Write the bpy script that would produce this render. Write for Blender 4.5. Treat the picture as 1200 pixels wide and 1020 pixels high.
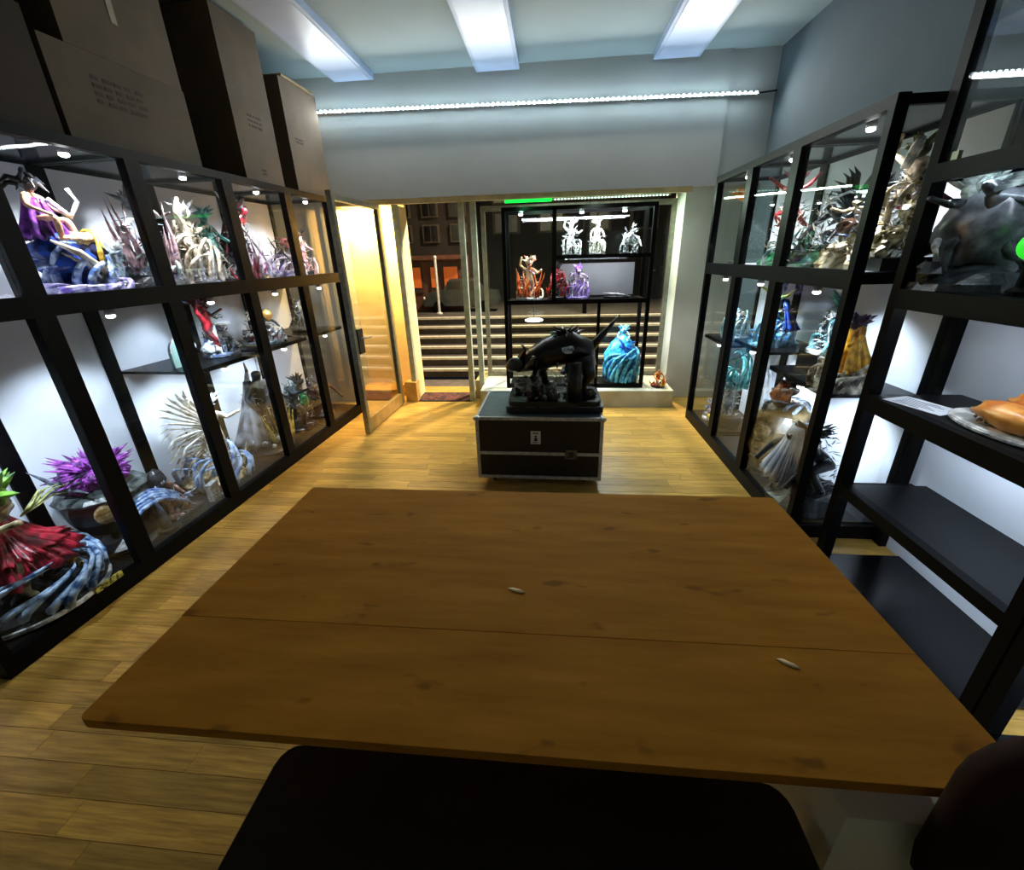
import bpy, bmesh, math, random
from mathutils import Vector, Matrix, noise
for o in list(bpy.data.objects): bpy.data.objects.remove(o)
S = bpy.context.scene
COL = S.collection
R = math.radians
PI = math.pi

# ------------------------------------------------------------ camera, world, exposure
cd = bpy.data.cameras.new('camera'); cam = bpy.data.objects.new('camera', cd); COL.objects.link(cam)
cd.sensor_fit = 'HORIZONTAL'; cd.sensor_width = 36.0; cd.lens = 36.0 * 487.31 / 1200.0
cd.shift_y = -0.015; cd.clip_start = 0.02; cd.clip_end = 200
_rt = Vector((0.99579777, 0.08727496, -0.0277469)); _dn = Vector((0.00620324, -0.36656662, -0.93037113)); _fw = Vector((-0.09136919, 0.92628937, -0.36556761))
_m = Matrix((_rt, -_dn, -_fw)).transposed().to_4x4(); _m.translation = Vector((0, 0, 1.7)); cam.matrix_world = _m
S.camera = cam
W = bpy.data.worlds.new('night'); S.world = W; W.use_nodes = True
W.node_tree.nodes['Background'].inputs[0].default_value = (0.16, 0.2, 0.28, 1); W.node_tree.nodes['Background'].inputs[1].default_value = 0.03
S.view_settings.view_transform = 'Standard'; S.view_settings.look = 'None'; S.view_settings.gamma = 1.0
S.view_settings.use_curve_mapping = False; S.view_settings.exposure = 0.0
# light powers, all in one place
P_STRIP, P_UP, P_LOW, P_SUB, P_B, P_NICHE, P_WIN, P_GREEN, P_STREET = 48, 62, 50, 24, 3.0, 110, 44, 16, 900
COOL, STRIPC, WHITE, WARM = (0.74, 0.87, 1.0), (0.97, 0.98, 0.93), (0.92, 0.95, 1.0), (1.0, 0.66, 0.26)

def area(name, loc, size, size_y, power, color, direction, parent=None):
    l = bpy.data.lights.new(name, 'AREA'); l.shape = 'RECTANGLE'; l.size = size; l.size_y = size_y; l.energy = power; l.color = color
    o = bpy.data.objects.new(name, l); COL.objects.link(o); o.parent = parent; o.location = loc
    o.rotation_euler = Vector(direction).to_track_quat('-Z', 'Y').to_euler()
    return o

def spot(name, loc, power, color, direction, angle, parent=None, blend=.7, radius=.03):
    l = bpy.data.lights.new(name, 'SPOT'); l.spot_size = R(angle); l.spot_blend = blend; l.shadow_soft_size = radius; l.energy = power; l.color = color
    o = bpy.data.objects.new(name, l); COL.objects.link(o); o.parent = parent; o.location = loc
    o.rotation_euler = Vector(direction).to_track_quat('-Z', 'Y').to_euler()
    return o

# ------------------------------------------------------------ materials
def srgb(h):
    h = h.lstrip('#'); v = [int(h[i:i + 2], 16) / 255 for i in (0, 2, 4)]
    return tuple(c / 12.92 if c <= .04045 else ((c + .055) / 1.055) ** 2.4 for c in v) + (1,)
_mats = {}
def base_mat(name):
    m = bpy.data.materials.new(name); m.use_nodes = True
    return m, m.node_tree, m.node_tree.nodes, m.node_tree.links, m.node_tree.nodes['Principled BSDF']
def paint(c1, c2=None, scale=25.0, rough=0.4, metal=0.0, bump=0.15, spec=0.5, stretch=None, rnd=0.0):
    key = (c1, c2, scale, rough, metal, bump, spec, stretch, rnd)
    if key in _mats: return _mats[key]
    m, nt, N, L, b = base_mat('paint_' + c1.lstrip('#'))
    tc = N.new('ShaderNodeTexCoord'); mp = N.new('ShaderNodeMapping'); L.new(tc.outputs['Object'], mp.inputs[0])
    if stretch: mp.inputs['Scale'].default_value = stretch
    nz = N.new('ShaderNodeTexNoise'); nz.inputs['Scale'].default_value = scale; nz.inputs['Detail'].default_value = 4; L.new(mp.outputs[0], nz.inputs['Vector'])
    cr = N.new('ShaderNodeValToRGB'); cr.color_ramp.elements[0].position = .4; cr.color_ramp.elements[1].position = .62
    a = srgb(c1); c = srgb(c2) if c2 else tuple(x * .75 for x in a[:3]) + (1,)
    cr.color_ramp.elements[0].color = c; cr.color_ramp.elements[1].color = a
    L.new(nz.outputs[0], cr.inputs[0]); out = cr.outputs[0]
    if rnd:
        oi = N.new('ShaderNodeObjectInfo'); mr = N.new('ShaderNodeMapRange'); mr.inputs[3].default_value = 1 - rnd; mr.inputs[4].default_value = 1 + rnd
        L.new(oi.outputs['Random'], mr.inputs[0]); hs = N.new('ShaderNodeHueSaturation'); L.new(mr.outputs[0], hs.inputs['Value']); L.new(out, hs.inputs['Color']); out = hs.outputs[0]
    L.new(out, b.inputs['Base Color'])
    b.inputs['Roughness'].default_value = rough; b.inputs['Metallic'].default_value = metal; b.inputs['Specular IOR Level'].default_value = spec
    if bump:
        bp = N.new('ShaderNodeBump'); bp.inputs['Strength'].default_value = bump; bp.inputs['Distance'].default_value = .01; L.new(nz.outputs[0], bp.inputs['Height']); L.new(bp.outputs[0], b.inputs['Normal'])
    _mats[key] = m; return m
def emit(c, s):
    key = ('emit', c, s)
    if key in _mats: return _mats[key]
    m, nt, N, L, b = base_mat('emit_' + c.lstrip('#')); b.inputs['Base Color'].default_value = srgb(c); b.inputs['Emission Color'].default_value = srgb(c); b.inputs['Emission Strength'].default_value = s
    _mats[key] = m; return m
def glass_mat(name, tint=(1, 1, 1, 1), k=1.0):
    m, nt, N, L, b = base_mat(name); N.remove(b)
    t = N.new('ShaderNodeBsdfTransparent'); t.inputs[0].default_value = tint; g = N.new('ShaderNodeBsdfGlossy'); g.inputs['Roughness'].default_value = 0.01
    lw = N.new('ShaderNodeFresnel'); lw.inputs[0].default_value = 1.45; mu = N.new('ShaderNodeMath'); mu.operation = 'MULTIPLY'; mu.inputs[1].default_value = k; L.new(lw.outputs[0], mu.inputs[0])
    mx = N.new('ShaderNodeMixShader'); L.new(mu.outputs[0], mx.inputs[0]); L.new(t.outputs[0], mx.inputs[1]); L.new(g.outputs[0], mx.inputs[2]); L.new(mx.outputs[0], N['Material Output'].inputs[0])
    return m
def wood(name, c1, c2, c3, rough=.4, along=(1.2, 14, 14), rnd=.12, knots=0.0, bands=2.2):
    m, nt, N, L, b = base_mat(name)
    tc = N.new('ShaderNodeTexCoord'); oi = N.new('ShaderNodeObjectInfo'); ad = N.new('ShaderNodeVectorMath'); ad.operation = 'ADD'
    sc = N.new('ShaderNodeVectorMath'); sc.operation = 'SCALE'; sc.inputs['Scale'].default_value = 37.0; cb = N.new('ShaderNodeCombineXYZ')
    for i in range(3): L.new(oi.outputs['Random'], cb.inputs[i])
    L.new(cb.outputs[0], sc.inputs[0]); L.new(tc.outputs['Object'], ad.inputs[0]); L.new(sc.outputs[0], ad.inputs[1])
    mp = N.new('ShaderNodeMapping'); mp.inputs['Scale'].default_value = along; L.new(ad.outputs[0], mp.inputs[0])
    nz = N.new('ShaderNodeTexNoise'); nz.inputs['Scale'].default_value = bands; nz.inputs['Detail'].default_value = 6; nz.inputs['Roughness'].default_value = .6; L.new(mp.outputs[0], nz.inputs['Vector'])
    cr = N.new('ShaderNodeValToRGB'); e = cr.color_ramp.elements; e[0].position = .3; e[0].color = srgb(c2); e[1].position = .7; e[1].color = srgb(c1); L.new(nz.outputs[0], cr.inputs[0]); out = cr.outputs[0]
    if knots:
        vo = N.new('ShaderNodeTexNoise'); vo.inputs['Scale'].default_value = 11.0; vo.inputs['Detail'].default_value = 2
        mp2 = N.new('ShaderNodeMapping'); mp2.inputs['Scale'].default_value = (.7, 1.6, 1); L.new(ad.outputs[0], mp2.inputs[0]); L.new(mp2.outputs[0], vo.inputs['Vector'])
        kr = N.new('ShaderNodeValToRGB'); kr.color_ramp.elements[0].position = .66; kr.color_ramp.elements[0].color = (0, 0, 0, 1); kr.color_ramp.elements[1].position = .74; kr.color_ramp.elements[1].color = (knots, knots, knots, 1)
        L.new(vo.outputs[0], kr.inputs[0]); mx = N.new('ShaderNodeMix'); mx.data_type = 'RGBA'; L.new(kr.outputs[0], mx.inputs[0]); L.new(out, mx.inputs[6]); mx.inputs[7].default_value = srgb(c3); out = mx.outputs[2]
    mr = N.new('ShaderNodeMapRange'); mr.inputs[3].default_value = 1 - rnd; mr.inputs[4].default_value = 1 + rnd; L.new(oi.outputs['Random'], mr.inputs[0])
    hs = N.new('ShaderNodeHueSaturation'); L.new(mr.outputs[0], hs.inputs['Value']); L.new(out, hs.inputs['Color']); L.new(hs.outputs[0], b.inputs['Base Color'])
    b.inputs['Roughness'].default_value = rough
    bp = N.new('ShaderNodeBump'); bp.inputs['Strength'].default_value = .12; bp.inputs['Distance'].default_value = .004; L.new(nz.outputs[0], bp.inputs['Height']); L.new(bp.outputs[0], b.inputs['Normal'])
    return m
BLACK = paint('#030304', '#020203', 12, .5, bump=.02, spec=.1)
DECK = paint('#08090d', '#060609', 8, .4, bump=.03, spec=.2)
SMOKE = paint('#3a3d46', '#33363f', 3, .18, bump=0)
BACKW = paint('#d8dde6', '#cfd5df', 2.0, .5, bump=.02)
WALLM = paint('#a9aca8', '#a2a5a1', 1.4, .85, bump=.04)
CEILM = paint('#90a2a6', '#8a9ca0', 1.2, .85, bump=.03)
GLASS = glass_mat('clear_glass', (.97, .98, .98, 1), .14)
DGLASS = glass_mat('door_glass', (.95, .97, .96, 1), .45)
ALU = paint('#8a8a78', '#77786a', 20, .35, .7, bump=.02)
FLOORW = wood('oak_parquet', '#cba24e', '#8e6a2c', '#7a5328', .36, (2.2, 34, 34), .22)
TABLEW = wood('oak_table', '#ab731f', '#925c0e', '#2a170b', .75, (1.3, 9, 9), .05, .45)
TABLEW.node_tree.nodes['Principled BSDF'].inputs['Specular IOR Level'].default_value = .12
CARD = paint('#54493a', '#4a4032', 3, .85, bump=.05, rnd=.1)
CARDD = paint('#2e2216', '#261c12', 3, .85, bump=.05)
BULB = emit('#ffffff', 25)

# ------------------------------------------------------------ mesh builder
class MB:
    def __init__(s): s.v = []; s.f = []
    def add(s, vs, fs):
        n = len(s.v); s.v += [tuple(v) for v in vs]; s.f += [tuple(i + n for i in f) for f in fs]; return s
    def box(s, x0, x1, y0, y1, z0, z1):
        return s.add([(x0, y0, z0), (x1, y0, z0), (x1, y1, z0), (x0, y1, z0), (x0, y0, z1), (x1, y0, z1), (x1, y1, z1), (x0, y1, z1)],
                     [(3, 2, 1, 0), (4, 5, 6, 7), (0, 1, 5, 4), (1, 2, 6, 5), (2, 3, 7, 6), (3, 0, 4, 7)])
    def tube(s, pts, rad, n=7, flat=1.0):
        pts = [Vector(p) for p in pts]; k = len(pts); vs = []; fs = []; up = Vector((.13, .21, 1)).normalized()
        for i, p in enumerate(pts):
            t = (pts[min(i + 1, k - 1)] - pts[max(i - 1, 0)]); t = t.normalized() if t.length > 1e-9 else Vector((0, 0, 1))
            a = t.cross(up)
            if a.length < .05: a = t.cross(Vector((1, 0, 0)))
            a.normalize(); b = t.cross(a).normalized(); r = rad[i] if hasattr(rad, '__len__') else rad
            for j in range(n):
                q = 2 * PI * j / n; vs.append(p + a * math.cos(q) * r + b * math.sin(q) * r * flat)
        for i in range(k - 1):
            for j in range(n): fs.append((i * n + j, i * n + (j + 1) % n, (i + 1) * n + (j + 1) % n, (i + 1) * n + j))
        fs.append(tuple(range(n - 1, -1, -1))); fs.append(tuple((k - 1) * n + j for j in range(n)))
        return s.add(vs, fs)
    def lathe(s, prof, n=24, c=(0, 0, 0), amp=0.0, freq=6.0, sx=1.0, sy=1.0, lobes=0, lobe_amp=0.0):
        vs = []; fs = []; k = len(prof)
        for r, z in prof:
            for j in range(n):
                q = 2 * PI * j / n; rr = r * (1 + (lobe_amp * math.cos(lobes * q) if lobes else 0))
                p = Vector((rr * math.cos(q) * sx, rr * math.sin(q) * sy, z))
                if amp and r > 1e-4:
                    d = noise.noise(p * freq + Vector((c[0], c[1], c[2])) * 3) * amp; p.x *= 1 + d / max(r, .02); p.y *= 1 + d / max(r, .02)
                vs.append((p.x + c[0], p.y + c[1], p.z + c[2]))
        for i in range(k - 1):
            for j in range(n): fs.append((i * n + j, i * n + (j + 1) % n, (i + 1) * n + (j + 1) % n, (i + 1) * n + j))
        fs.append(tuple(range(n - 1, -1, -1))); fs.append(tuple((k - 1) * n + j for j in range(n)))
        return s.add(vs, fs)
    def blob(s, c, r, nu=12, nv=8, amp=.0, freq=8.0, seed=0):
        r = r if hasattr(r, '__len__') else (r, r, r); prof = []; vs = []; fs = []
        for i in range(nv + 1):
            th = PI * i / nv
            for j in range(nu):
                q = 2 * PI * j / nu; d = Vector((math.sin(th) * math.cos(q), math.sin(th) * math.sin(q), -math.cos(th)))
                k = 1 + amp * noise.noise(d * freq * .25 + Vector((seed * 1.7, seed * 2.3, seed)))*2
                vs.append((c[0] + d.x * r[0] * k, c[1] + d.y * r[1] * k, c[2] + d.z * r[2] * k))
        for i in range(nv):
            for j in range(nu): fs.append((i * nu + j, i * nu + (j + 1) % nu, (i + 1) * nu + (j + 1) % nu, (i + 1) * nu + j))
        return s.add(vs, fs)
    def prism(s, pts, z0, z1):
        n = len(pts); return s.add([(x, y, z0) for x, y in pts] + [(x, y, z1) for x, y in pts], [tuple(range(n - 1, -1, -1)), tuple(range(n, 2 * n))] + [(i, (i + 1) % n, n + (i + 1) % n, n + i) for i in range(n)])
    def sheet(s, grid, th=.006):
        h = len(grid); w = len(grid[0]); P = [[Vector(p) for p in row] for row in grid]; vs = []; fs = []; top = []
        for i in range(h):
            for j in range(w):
                du = P[i][min(j + 1, w - 1)] - P[i][max(j - 1, 0)]; dv = P[min(i + 1, h - 1)][j] - P[max(i - 1, 0)][j]; nn = du.cross(dv); nn = nn.normalized() if nn.length > 1e-9 else Vector((0, 0, 1))
                top.append(P[i][j] + nn * th / 2)
                vs.append(P[i][j] - nn * th / 2)
        m = h * w; allv = vs + top
        for i in range(h - 1):
            for j in range(w - 1):
                a = i * w + j; fs.append((a, a + w, a + w + 1, a + 1)); fs.append((m + a, m + a + 1, m + a + w + 1, m + a + w))
        ring = [j for j in range(w)] + [i * w + w - 1 for i in range(1, h)] + [(h - 1) * w + j for j in range(w - 2, -1, -1)] + [i * w for i in range(h - 2, 0, -1)]
        for k in range(len(ring)):
            a, b = ring[k], ring[(k + 1) % len(ring)]; fs.append((a, b, m + b, m + a))
        return s.add(allv, fs)
    def mesh(s, name, mat, smooth=False):
        me = bpy.data.meshes.new(name); me.from_pydata(s.v, [], s.f); me.materials.append(mat)
        b = bmesh.new(); b.from_mesh(me); bmesh.ops.recalc_face_normals(b, faces=b.faces[:]); b.to_mesh(me); b.free()
        if smooth: me.polygons.foreach_set('use_smooth', [True] * len(me.polygons))
        me.update(); return me
    def build(s, name, mat, parent=None, smooth=False, loc=None):
        o = bpy.data.objects.new(name, s.mesh(name, mat, smooth)); COL.objects.link(o); o.parent = parent
        if loc: o.location = loc
        return o
def bx(*a): return MB().box(*a)
def empty(name, label, cat, loc, rz=0.0, group=None):
    o = bpy.data.objects.new(name, None); COL.objects.link(o); o.location = loc; o.rotation_euler = (0, 0, rz); o.empty_display_size = .05
    o['label'] = label; o['category'] = cat
    if group: o['group'] = group
    return o
def tag(o, label, cat, group=None):
    o['label'] = label; o['category'] = cat
    if group: o['group'] = group
    return o
def struct(o, label=None):
    o['kind'] = 'structure'; o['category'] = o.name.split('_')[0].split('.')[0]
    if label: o['label'] = label
    return o

# ------------------------------------------------------------ room shell
CH = 3.4
fl = struct(bx(-3.2, 2.2, -1.2, 5.6, -.08, -.004).build('floor', FLOORW), 'warm oak parquet floor running from the table to the shop door')
pm = [MB().box(0, l, 0, .098, -.012, 0).mesh('plank', FLOORW) for l in (.798, .638, .958)]
random.seed(4); y = .32; row = 0
while y < 4.88:
    x = -2.62 - random.random() * .5
    while x < 1.62:
        k = random.randrange(3)
        if x + (.8, .64, .96)[k] > -2.45:
            p = bpy.data.objects.new('plank', pm[k]); COL.objects.link(p); p.parent = fl; p.location = (x, y, 0)
        x += (.8, .64, .96)[k]
    y += .1; row += 1
struct(bx(-3.3, 2.2, -1.2, 5.6, CH, CH + .1).build('ceiling', CEILM), 'grey plain ceiling with pale light panels')
struct(bx(-3.3, -3.12, -1.2, 5.6, 0, CH).build('wall_left', WALLM), 'left wall behind the display cabinets')
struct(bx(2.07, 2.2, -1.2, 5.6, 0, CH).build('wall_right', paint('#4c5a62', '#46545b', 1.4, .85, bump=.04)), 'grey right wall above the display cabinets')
struct(bx(-3.12, 2.07, -1.3, -1.2, 0, CH).build('wall_back', WALLM), 'rear wall behind the camera')
struct(bx(-3.12, 2.07, 4.92, 5.25, 2.32, CH).build('wall_far', WALLM), 'grey wall above the shop door and window')
struct(bx(-3.12, 1.64, 4.89, 4.92, 2.31, CH).build('trim_1', WALLM), 'shallow fascia board above the shop entrance')
struct(bx(1.42, 2.07, 5.12, 5.5, 0, 2.32).build('wall_far_right', paint('#c4c7b8', '#babdad', 3, .8, bump=.05)), 'pale plastered pier right of the shop window')
struct(bx(-3.12, -2.46, 4.9, 5.5, 0, 2.32).build('wall_far_left', WALLM), 'wall pier behind the end of the left cabinets')
struct(bx(-2.46, 1.42, 4.9, 4.95, 2.26, 2.32).build('trim_2', paint('#d2c08c', '#bfae7c', 9, .5, bump=.04)), 'brass-coloured head rail across the shop entrance')

# ceiling light panels
for i, (x0, x1, y0, lab) in enumerate(((-2.13, -1.73, 2.3, 'left pale blue ceiling light panel above the cardboard cartons'), (-.72, -.31, 2.3, 'middle pale blue ceiling light panel, narrow, above the room centre'), (.92, 1.33, 2.3, 'right pale blue ceiling light panel nearest the right wall'))):
    t = empty('ceiling_panel', lab, 'ceiling light', (0, 0, 0), group='ceiling light panels')
    y1 = 4.85
    bx(x0, x1, y0, y1, CH - .06, CH).build('housing', paint('#a3b4d0', '#98a9c6', 3, .5, bump=0), t)
    bx(x0 + .03, x1 - .03, y0 + .03, y1 - .03, CH - .066, CH - .06).build('diffuser', paint('#adbedb', '#a2b3d0', 2, .35, bump=0), t)

# LED strip along the top of the far wall
L0, L1 = Vector((-2.47, 4.8, 3.095)), Vector((1.88, 4.8, 3.03))
t = empty('led_strip', 'long cool white LED strip slanting along the top of far wall', 'LED strip', L0)
dv = L1 - L0
MB().tube([(-.05, 0.09, 0), (-.02, .03, 0), (.02, 0.02, 0), dv + Vector((0, .02, 0)), dv + Vector((.02, .09, 0))], .01, 6).build('backing', paint('#d5dde5', rough=.5), t)
MB().tube([dv + Vector((0, .02, 0)), dv + Vector((.16, .02, .012))], .006, 6).build('cable', BLACK, t)
m = MB()
for i in range(88): m.blob(dv * ((i + .5) / 88) + Vector((0, 0, 0)), (.0125, .011, .012), 6, 4)
o = m.build('led_bead', emit('#d2ecfa', 60), t); o['kind'] = 'stuff'
area('strip_light', dv * .5 + Vector((0, -.04, -.03)), dv.length, .03, P_STRIP, STRIPC, (0, -1, -.55), t)

# ------------------------------------------------------------ display cabinets
H = 2.31
def spotlight(parent, x, y, z):
    s = MB().lathe([(.022, 0), (.024, .012), (.02, .03)], 12, (x, y, z)).build('spotlight', paint('#c9ccd2', rough=.3, metal=.6, bump=0), parent, True)
    MB().blob((x, y, z - .006), (.021, .021, .012), 10, 6).build('bulb', BULB, s, True)
def cabinet(label, loc, rz, w, d, sub=None, end_lo=False, end_hi=False, up=1.0, low=1.0, subp=1.0, group='black glazed display cabinets', H=H, color=COOL, back=BACKW, lowrail=True):
    """local x along the run, y from front to back"""
    t = empty('display_cabinet', label, 'cabinet', loc, rz, group)
    p = .044
    for x in (0, w - p):
        bx(x, x + p, 0, .055, 0, H).build('post', BLACK, t)
        bx(x, x + p, d - .045, d, 0, H).build('post', BLACK, t)
    bx(p, w - p, 0, .05, 0, .1).build('plinth', BLACK, t)
    bx(p, w - p, .05, d - .02, .075, .1).build('base_deck', DECK, t)
    bx(p, w - p, 0, .05, 1.495, 1.59).build('middle_rail', BLACK, t)
    bx(p, w - p, .05, d - .02, 1.535, 1.575).build('middle_shelf', DECK, t)
    bx(p, w - p, .05, d - .03, 1.575, 1.58).build('shelf_sheen', paint('#c9cbd8', '#b9bbc8', 6, .35, bump=0), t)  # pale sheet paints the bright reflection along the shelf top
    bx(p, w - p, 0, .05, H - .05, H).build('top_rail', BLACK, t)
    bx(p, w - p, d - .045, d, H - .05, H).build('top_rail', BLACK, t)
    for x in (0, w - p):
        bx(x + .008, x + p - .008, .055, d - .045, H - .045, H - .005).build('side_rail', BLACK, t)
        bx(x + .008, x + p - .008, .055, d - .045, 1.52, 1.575).build('side_rail', BLACK, t)
        bx(x + .008, x + p - .008, .055, d - .045, 0, .09).build('side_rail', BLACK, t)
    bx(p, w - p, .05, d - .045, H - .03, H - .015).build('top_panel', SMOKE, t)
    bx(p, w - p, d - .03, d - .012, .1, 1.535).build('back_panel', back, t)
    bx(p, w - p, d - .03, d - .012, 1.575, H - .05).build('back_panel', back, t)
    bx(p, w - p, .02, .026, .1, 1.495).build('glass_pane', GLASS, t)
    bx(p, w - p, .02, .026, 1.59, H - .05).build('glass_pane', GLASS, t)
    for flag, x in ((end_lo, .018), (end_hi, w - .024)):
        if flag:
            bx(x, x + .006, .055, d - .045, .09, 1.52).build('end_glass', GLASS, t)
            bx(x, x + .006, .055, d - .045, 1.575, H - .045).build('end_glass', GLASS, t)
    if sub:
        s = bx(p, w - p, .08, d - .03, sub - .018, sub).build('inner_shelf', DECK, t)
        bx(p, w - p, .072, .08, sub - .03, sub).build('shelf_edge', BLACK, s)
        spotlight(t, w * .5, .11, sub - .05)
        spot('shelf_light', (w * .5, .11, sub - .075), P_SUB * subp, color, (0, d - .12, -.62), 100, t)
    spotlight(t, w * .62, .1, H - .065)
    spot('case_light', (w * .62, .1, H - .085), P_UP * up, WHITE, (-w * .12, d * .5, -.65), 100, t)
    lowz = .2 if not sub else .25
    spotlight(t, w * .5, .075, 1.46)
    spot('case_light', (w * .5, .075, 1.435), P_LOW * low * (.5 if sub else 1), color, (0, d - .1, lowz - 1.35 + (.5 if sub else 0)), 84, t)
    return t
LO = Vector((-2.394, 1.06, 0)); LA = math.atan2(3.35, .136)
ld = Vector((math.cos(LA), math.sin(LA), 0)); ln = Vector((-math.sin(LA), math.cos(LA), 0))
def LP(s, tt, z): return LO + ld * s + ln * tt + Vector((0, 0, z))
ls = [.04, .737, 1.434, 2.132, 2.826, 3.5]
llab = ['left-hand glazed cabinet nearest the camera with red and blue statue', 'second left-hand glazed cabinet holding the purple crested statue', 'third left-hand glazed cabinet with white winged statue and inner shelf',
        'fourth left-hand glazed cabinet with the grey cloaked statue', 'fifth left-hand glazed cabinet beside the open glass door']
for i in range(5):
    cabinet(llab[i], LP(ls[i], 0, 0), LA, ls[i + 1] - ls[i], .68, sub=(1.03 if i >= 2 else None), end_lo=(i == 0), end_hi=(i == 4),
            up=(1, 1, 1.1, 1, .9)[i], low=(1.0, 1.25, 1.2, .8, .4)[i], subp=(1.5, 1, 1.6, 1.6, .4)[i])
RX = 1.48
rY = [4.42, 3.72, 3.08, 2.31]
rlab = ['right-hand glazed cabinet at the far end beside the window pier', 'middle right-hand glazed cabinet with blue and green statues', 'right-hand glazed cabinet with a glazed near end by the open rack']
for i in range(3):
    cabinet(rlab[i], (RX, rY[i], 0), -PI / 2, rY[i] - rY[i + 1], .56, sub=(.92, 1.0, .93)[i], end_lo=(i == 0), end_hi=(i == 2), up=(.8, .8, .9)[i], low=(1.2, 1.4, 1.8)[i], subp=(1.0, 3.0, 2.2)[i])

# open rack on the right, nearest the camera
def rack(label, y_far, y_near, low, back_shift=0.0):
    w = y_far - y_near; d = .45
    t = empty('open_rack', label, 'shelving', (1.6, y_far, 0), -PI / 2, 'open black display racks')
    p = .05; h = 2.7
    for x in (0, w - p):
        xb = x - back_shift if x == 0 else x
        bx(x, x + p, 0, .06, 0, h).build('post', BLACK, t); bx(xb, xb + p, d - .06, d, 0, h).build('post', BLACK, t)
        bx(x + .01, x + p - .01, .06, d - .06, 1.945, 2.0).build('side_rail', BLACK, t)
        bx(x + .01, x + p - .01, .06, d - .06, 1.45, 1.5).build('side_rail', BLACK, t)
        bx(x + .01, x + p - .01, .06, d - .06, .42, .47).build('side_rail', BLACK, t)
    bx(p - back_shift, w - p, d - .02, d - .004, 0, h).build('back_panel', paint('#b9bec8', '#b0b6c0', 2, .5, bump=.02), t)
    for z, th in ((2.01, .07), (1.51, .085), (1.0, .08), (.48, .06)):
        s = bx(p, w - p, .045, d - .02, z - .03, z).build('shelf', DECK, t)
        bx(p, w - p, 0, .045, z - th, z).build('shelf_rail', BLACK, s)
    bx(p, w - p, 0, d - .02, 0, .012).build('base_plate', paint('#08080a', '#060607', 6, .16, bump=.02, spec=.25), t)
    for z, k, dz in ((1.97, .7, -.55), (1.46, .75, -2.5), (.95, 1.5, -.55), (.4, low, -.55)):
        area('rack_light', (w * .5, .09, z - .035), w * .7, .03, P_B * k, COOL, (0, 1, dz), t)
    for k in (.25, .75): spotlight(t, w * k * .6, .12, 1.43)
    return t
rack('open black rack right of the table with grey and orange statues', 2.2, 1.21, .7, .1)
rack('open black rack at right edge, only its lit foot showing', 1.2, .3, 2.5)
# the tall glass sheet on top of the rack
t = empty('glass_screen', 'clear glass screen above the open black rack', 'glass screen', (1.61, 2.15, 2.012), -PI / 2)
bx(0, .9, 0, .008, 0, .66).build('pane', GLASS, t)
for x in (.05, .8): bx(x, x + .03, -.004, .012, 0, .03).build('clip', ALU, t)

# ------------------------------------------------------------ cardboard cartons on the left cabinets
def carton(label, s0, s1, z0, z1, front=CARD, t0=.03, t1=.6, marks=(), strip=None):
    t = empty('cardboard_carton', label, 'box', LP(s0, t0, z0), LA, 'cartons on top of the left cabinets')
    w, d, h = s1 - s0, t1 - t0, z1 - z0
    bx(0, w, 0, d, 0, h).build('body', front, t)
    for y0, y1 in ((0, d / 2 - .003), (d / 2 + .003, d)): bx(0, w, y0, y1, h, h + .004).build('flap', front, t)
    if strip is not None: bx(strip, strip + .035, -.003, 0, h * .3, h).build('tape', paint('#8d8672', '#7d765f', 6, .4, bump=0), t)
    for (x, z, ww, hh, n) in marks:
        m = MB()
        for i in range(n):
            for k in range(5):
                a = x + k * ww / 5; m.box(a, a + ww / 5 * (.5 + .4 * ((i * 7 + k * 3) % 5) / 5), -.002, 0, z + i * hh / n, z + i * hh / n + hh / n * .5)
        m.build('printed_mark', paint('#2a2218', rough=.8, bump=0), t)
    return t
Z0 = H
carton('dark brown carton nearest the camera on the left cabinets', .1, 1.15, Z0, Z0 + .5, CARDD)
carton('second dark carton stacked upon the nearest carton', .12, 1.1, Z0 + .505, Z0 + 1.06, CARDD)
carton('big brown carton with printed lines and a pale tape strip', 1.18, 1.98, Z0, Z0 + .42, CARD, marks=((.2, .2, .3, .14, 4),))
carton('tall brown carton with tape strip, stacked on printed carton', 1.3, 1.97, Z0 + .425, Z0 + 1.06, CARD, strip=.3)
carton('tall upright brown carton with dark scribbled mark', 2.4, 2.86, Z0, Z0 + 1.06, CARD, marks=((.16, .38, .16, .1, 3), (.2, .06, .05, .05, 2)))
carton('last brown carton below the end of the LED strip', 3.06, 3.62, Z0, Z0 + .86, CARD, marks=((.1, .4, .12, .05, 2),), strip=None)
o = tag(bx(0, .46, 0, .57, 0, .02).build('cardboard_sheet', paint('#8b7a5c', rough=.8, bump=.02)), 'flat pale cardboard sheet on top of the last carton', 'cardboard'); o.location = LP(3.1, .02, Z0 + .868); o.rotation_euler = (0, 0, LA)

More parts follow.
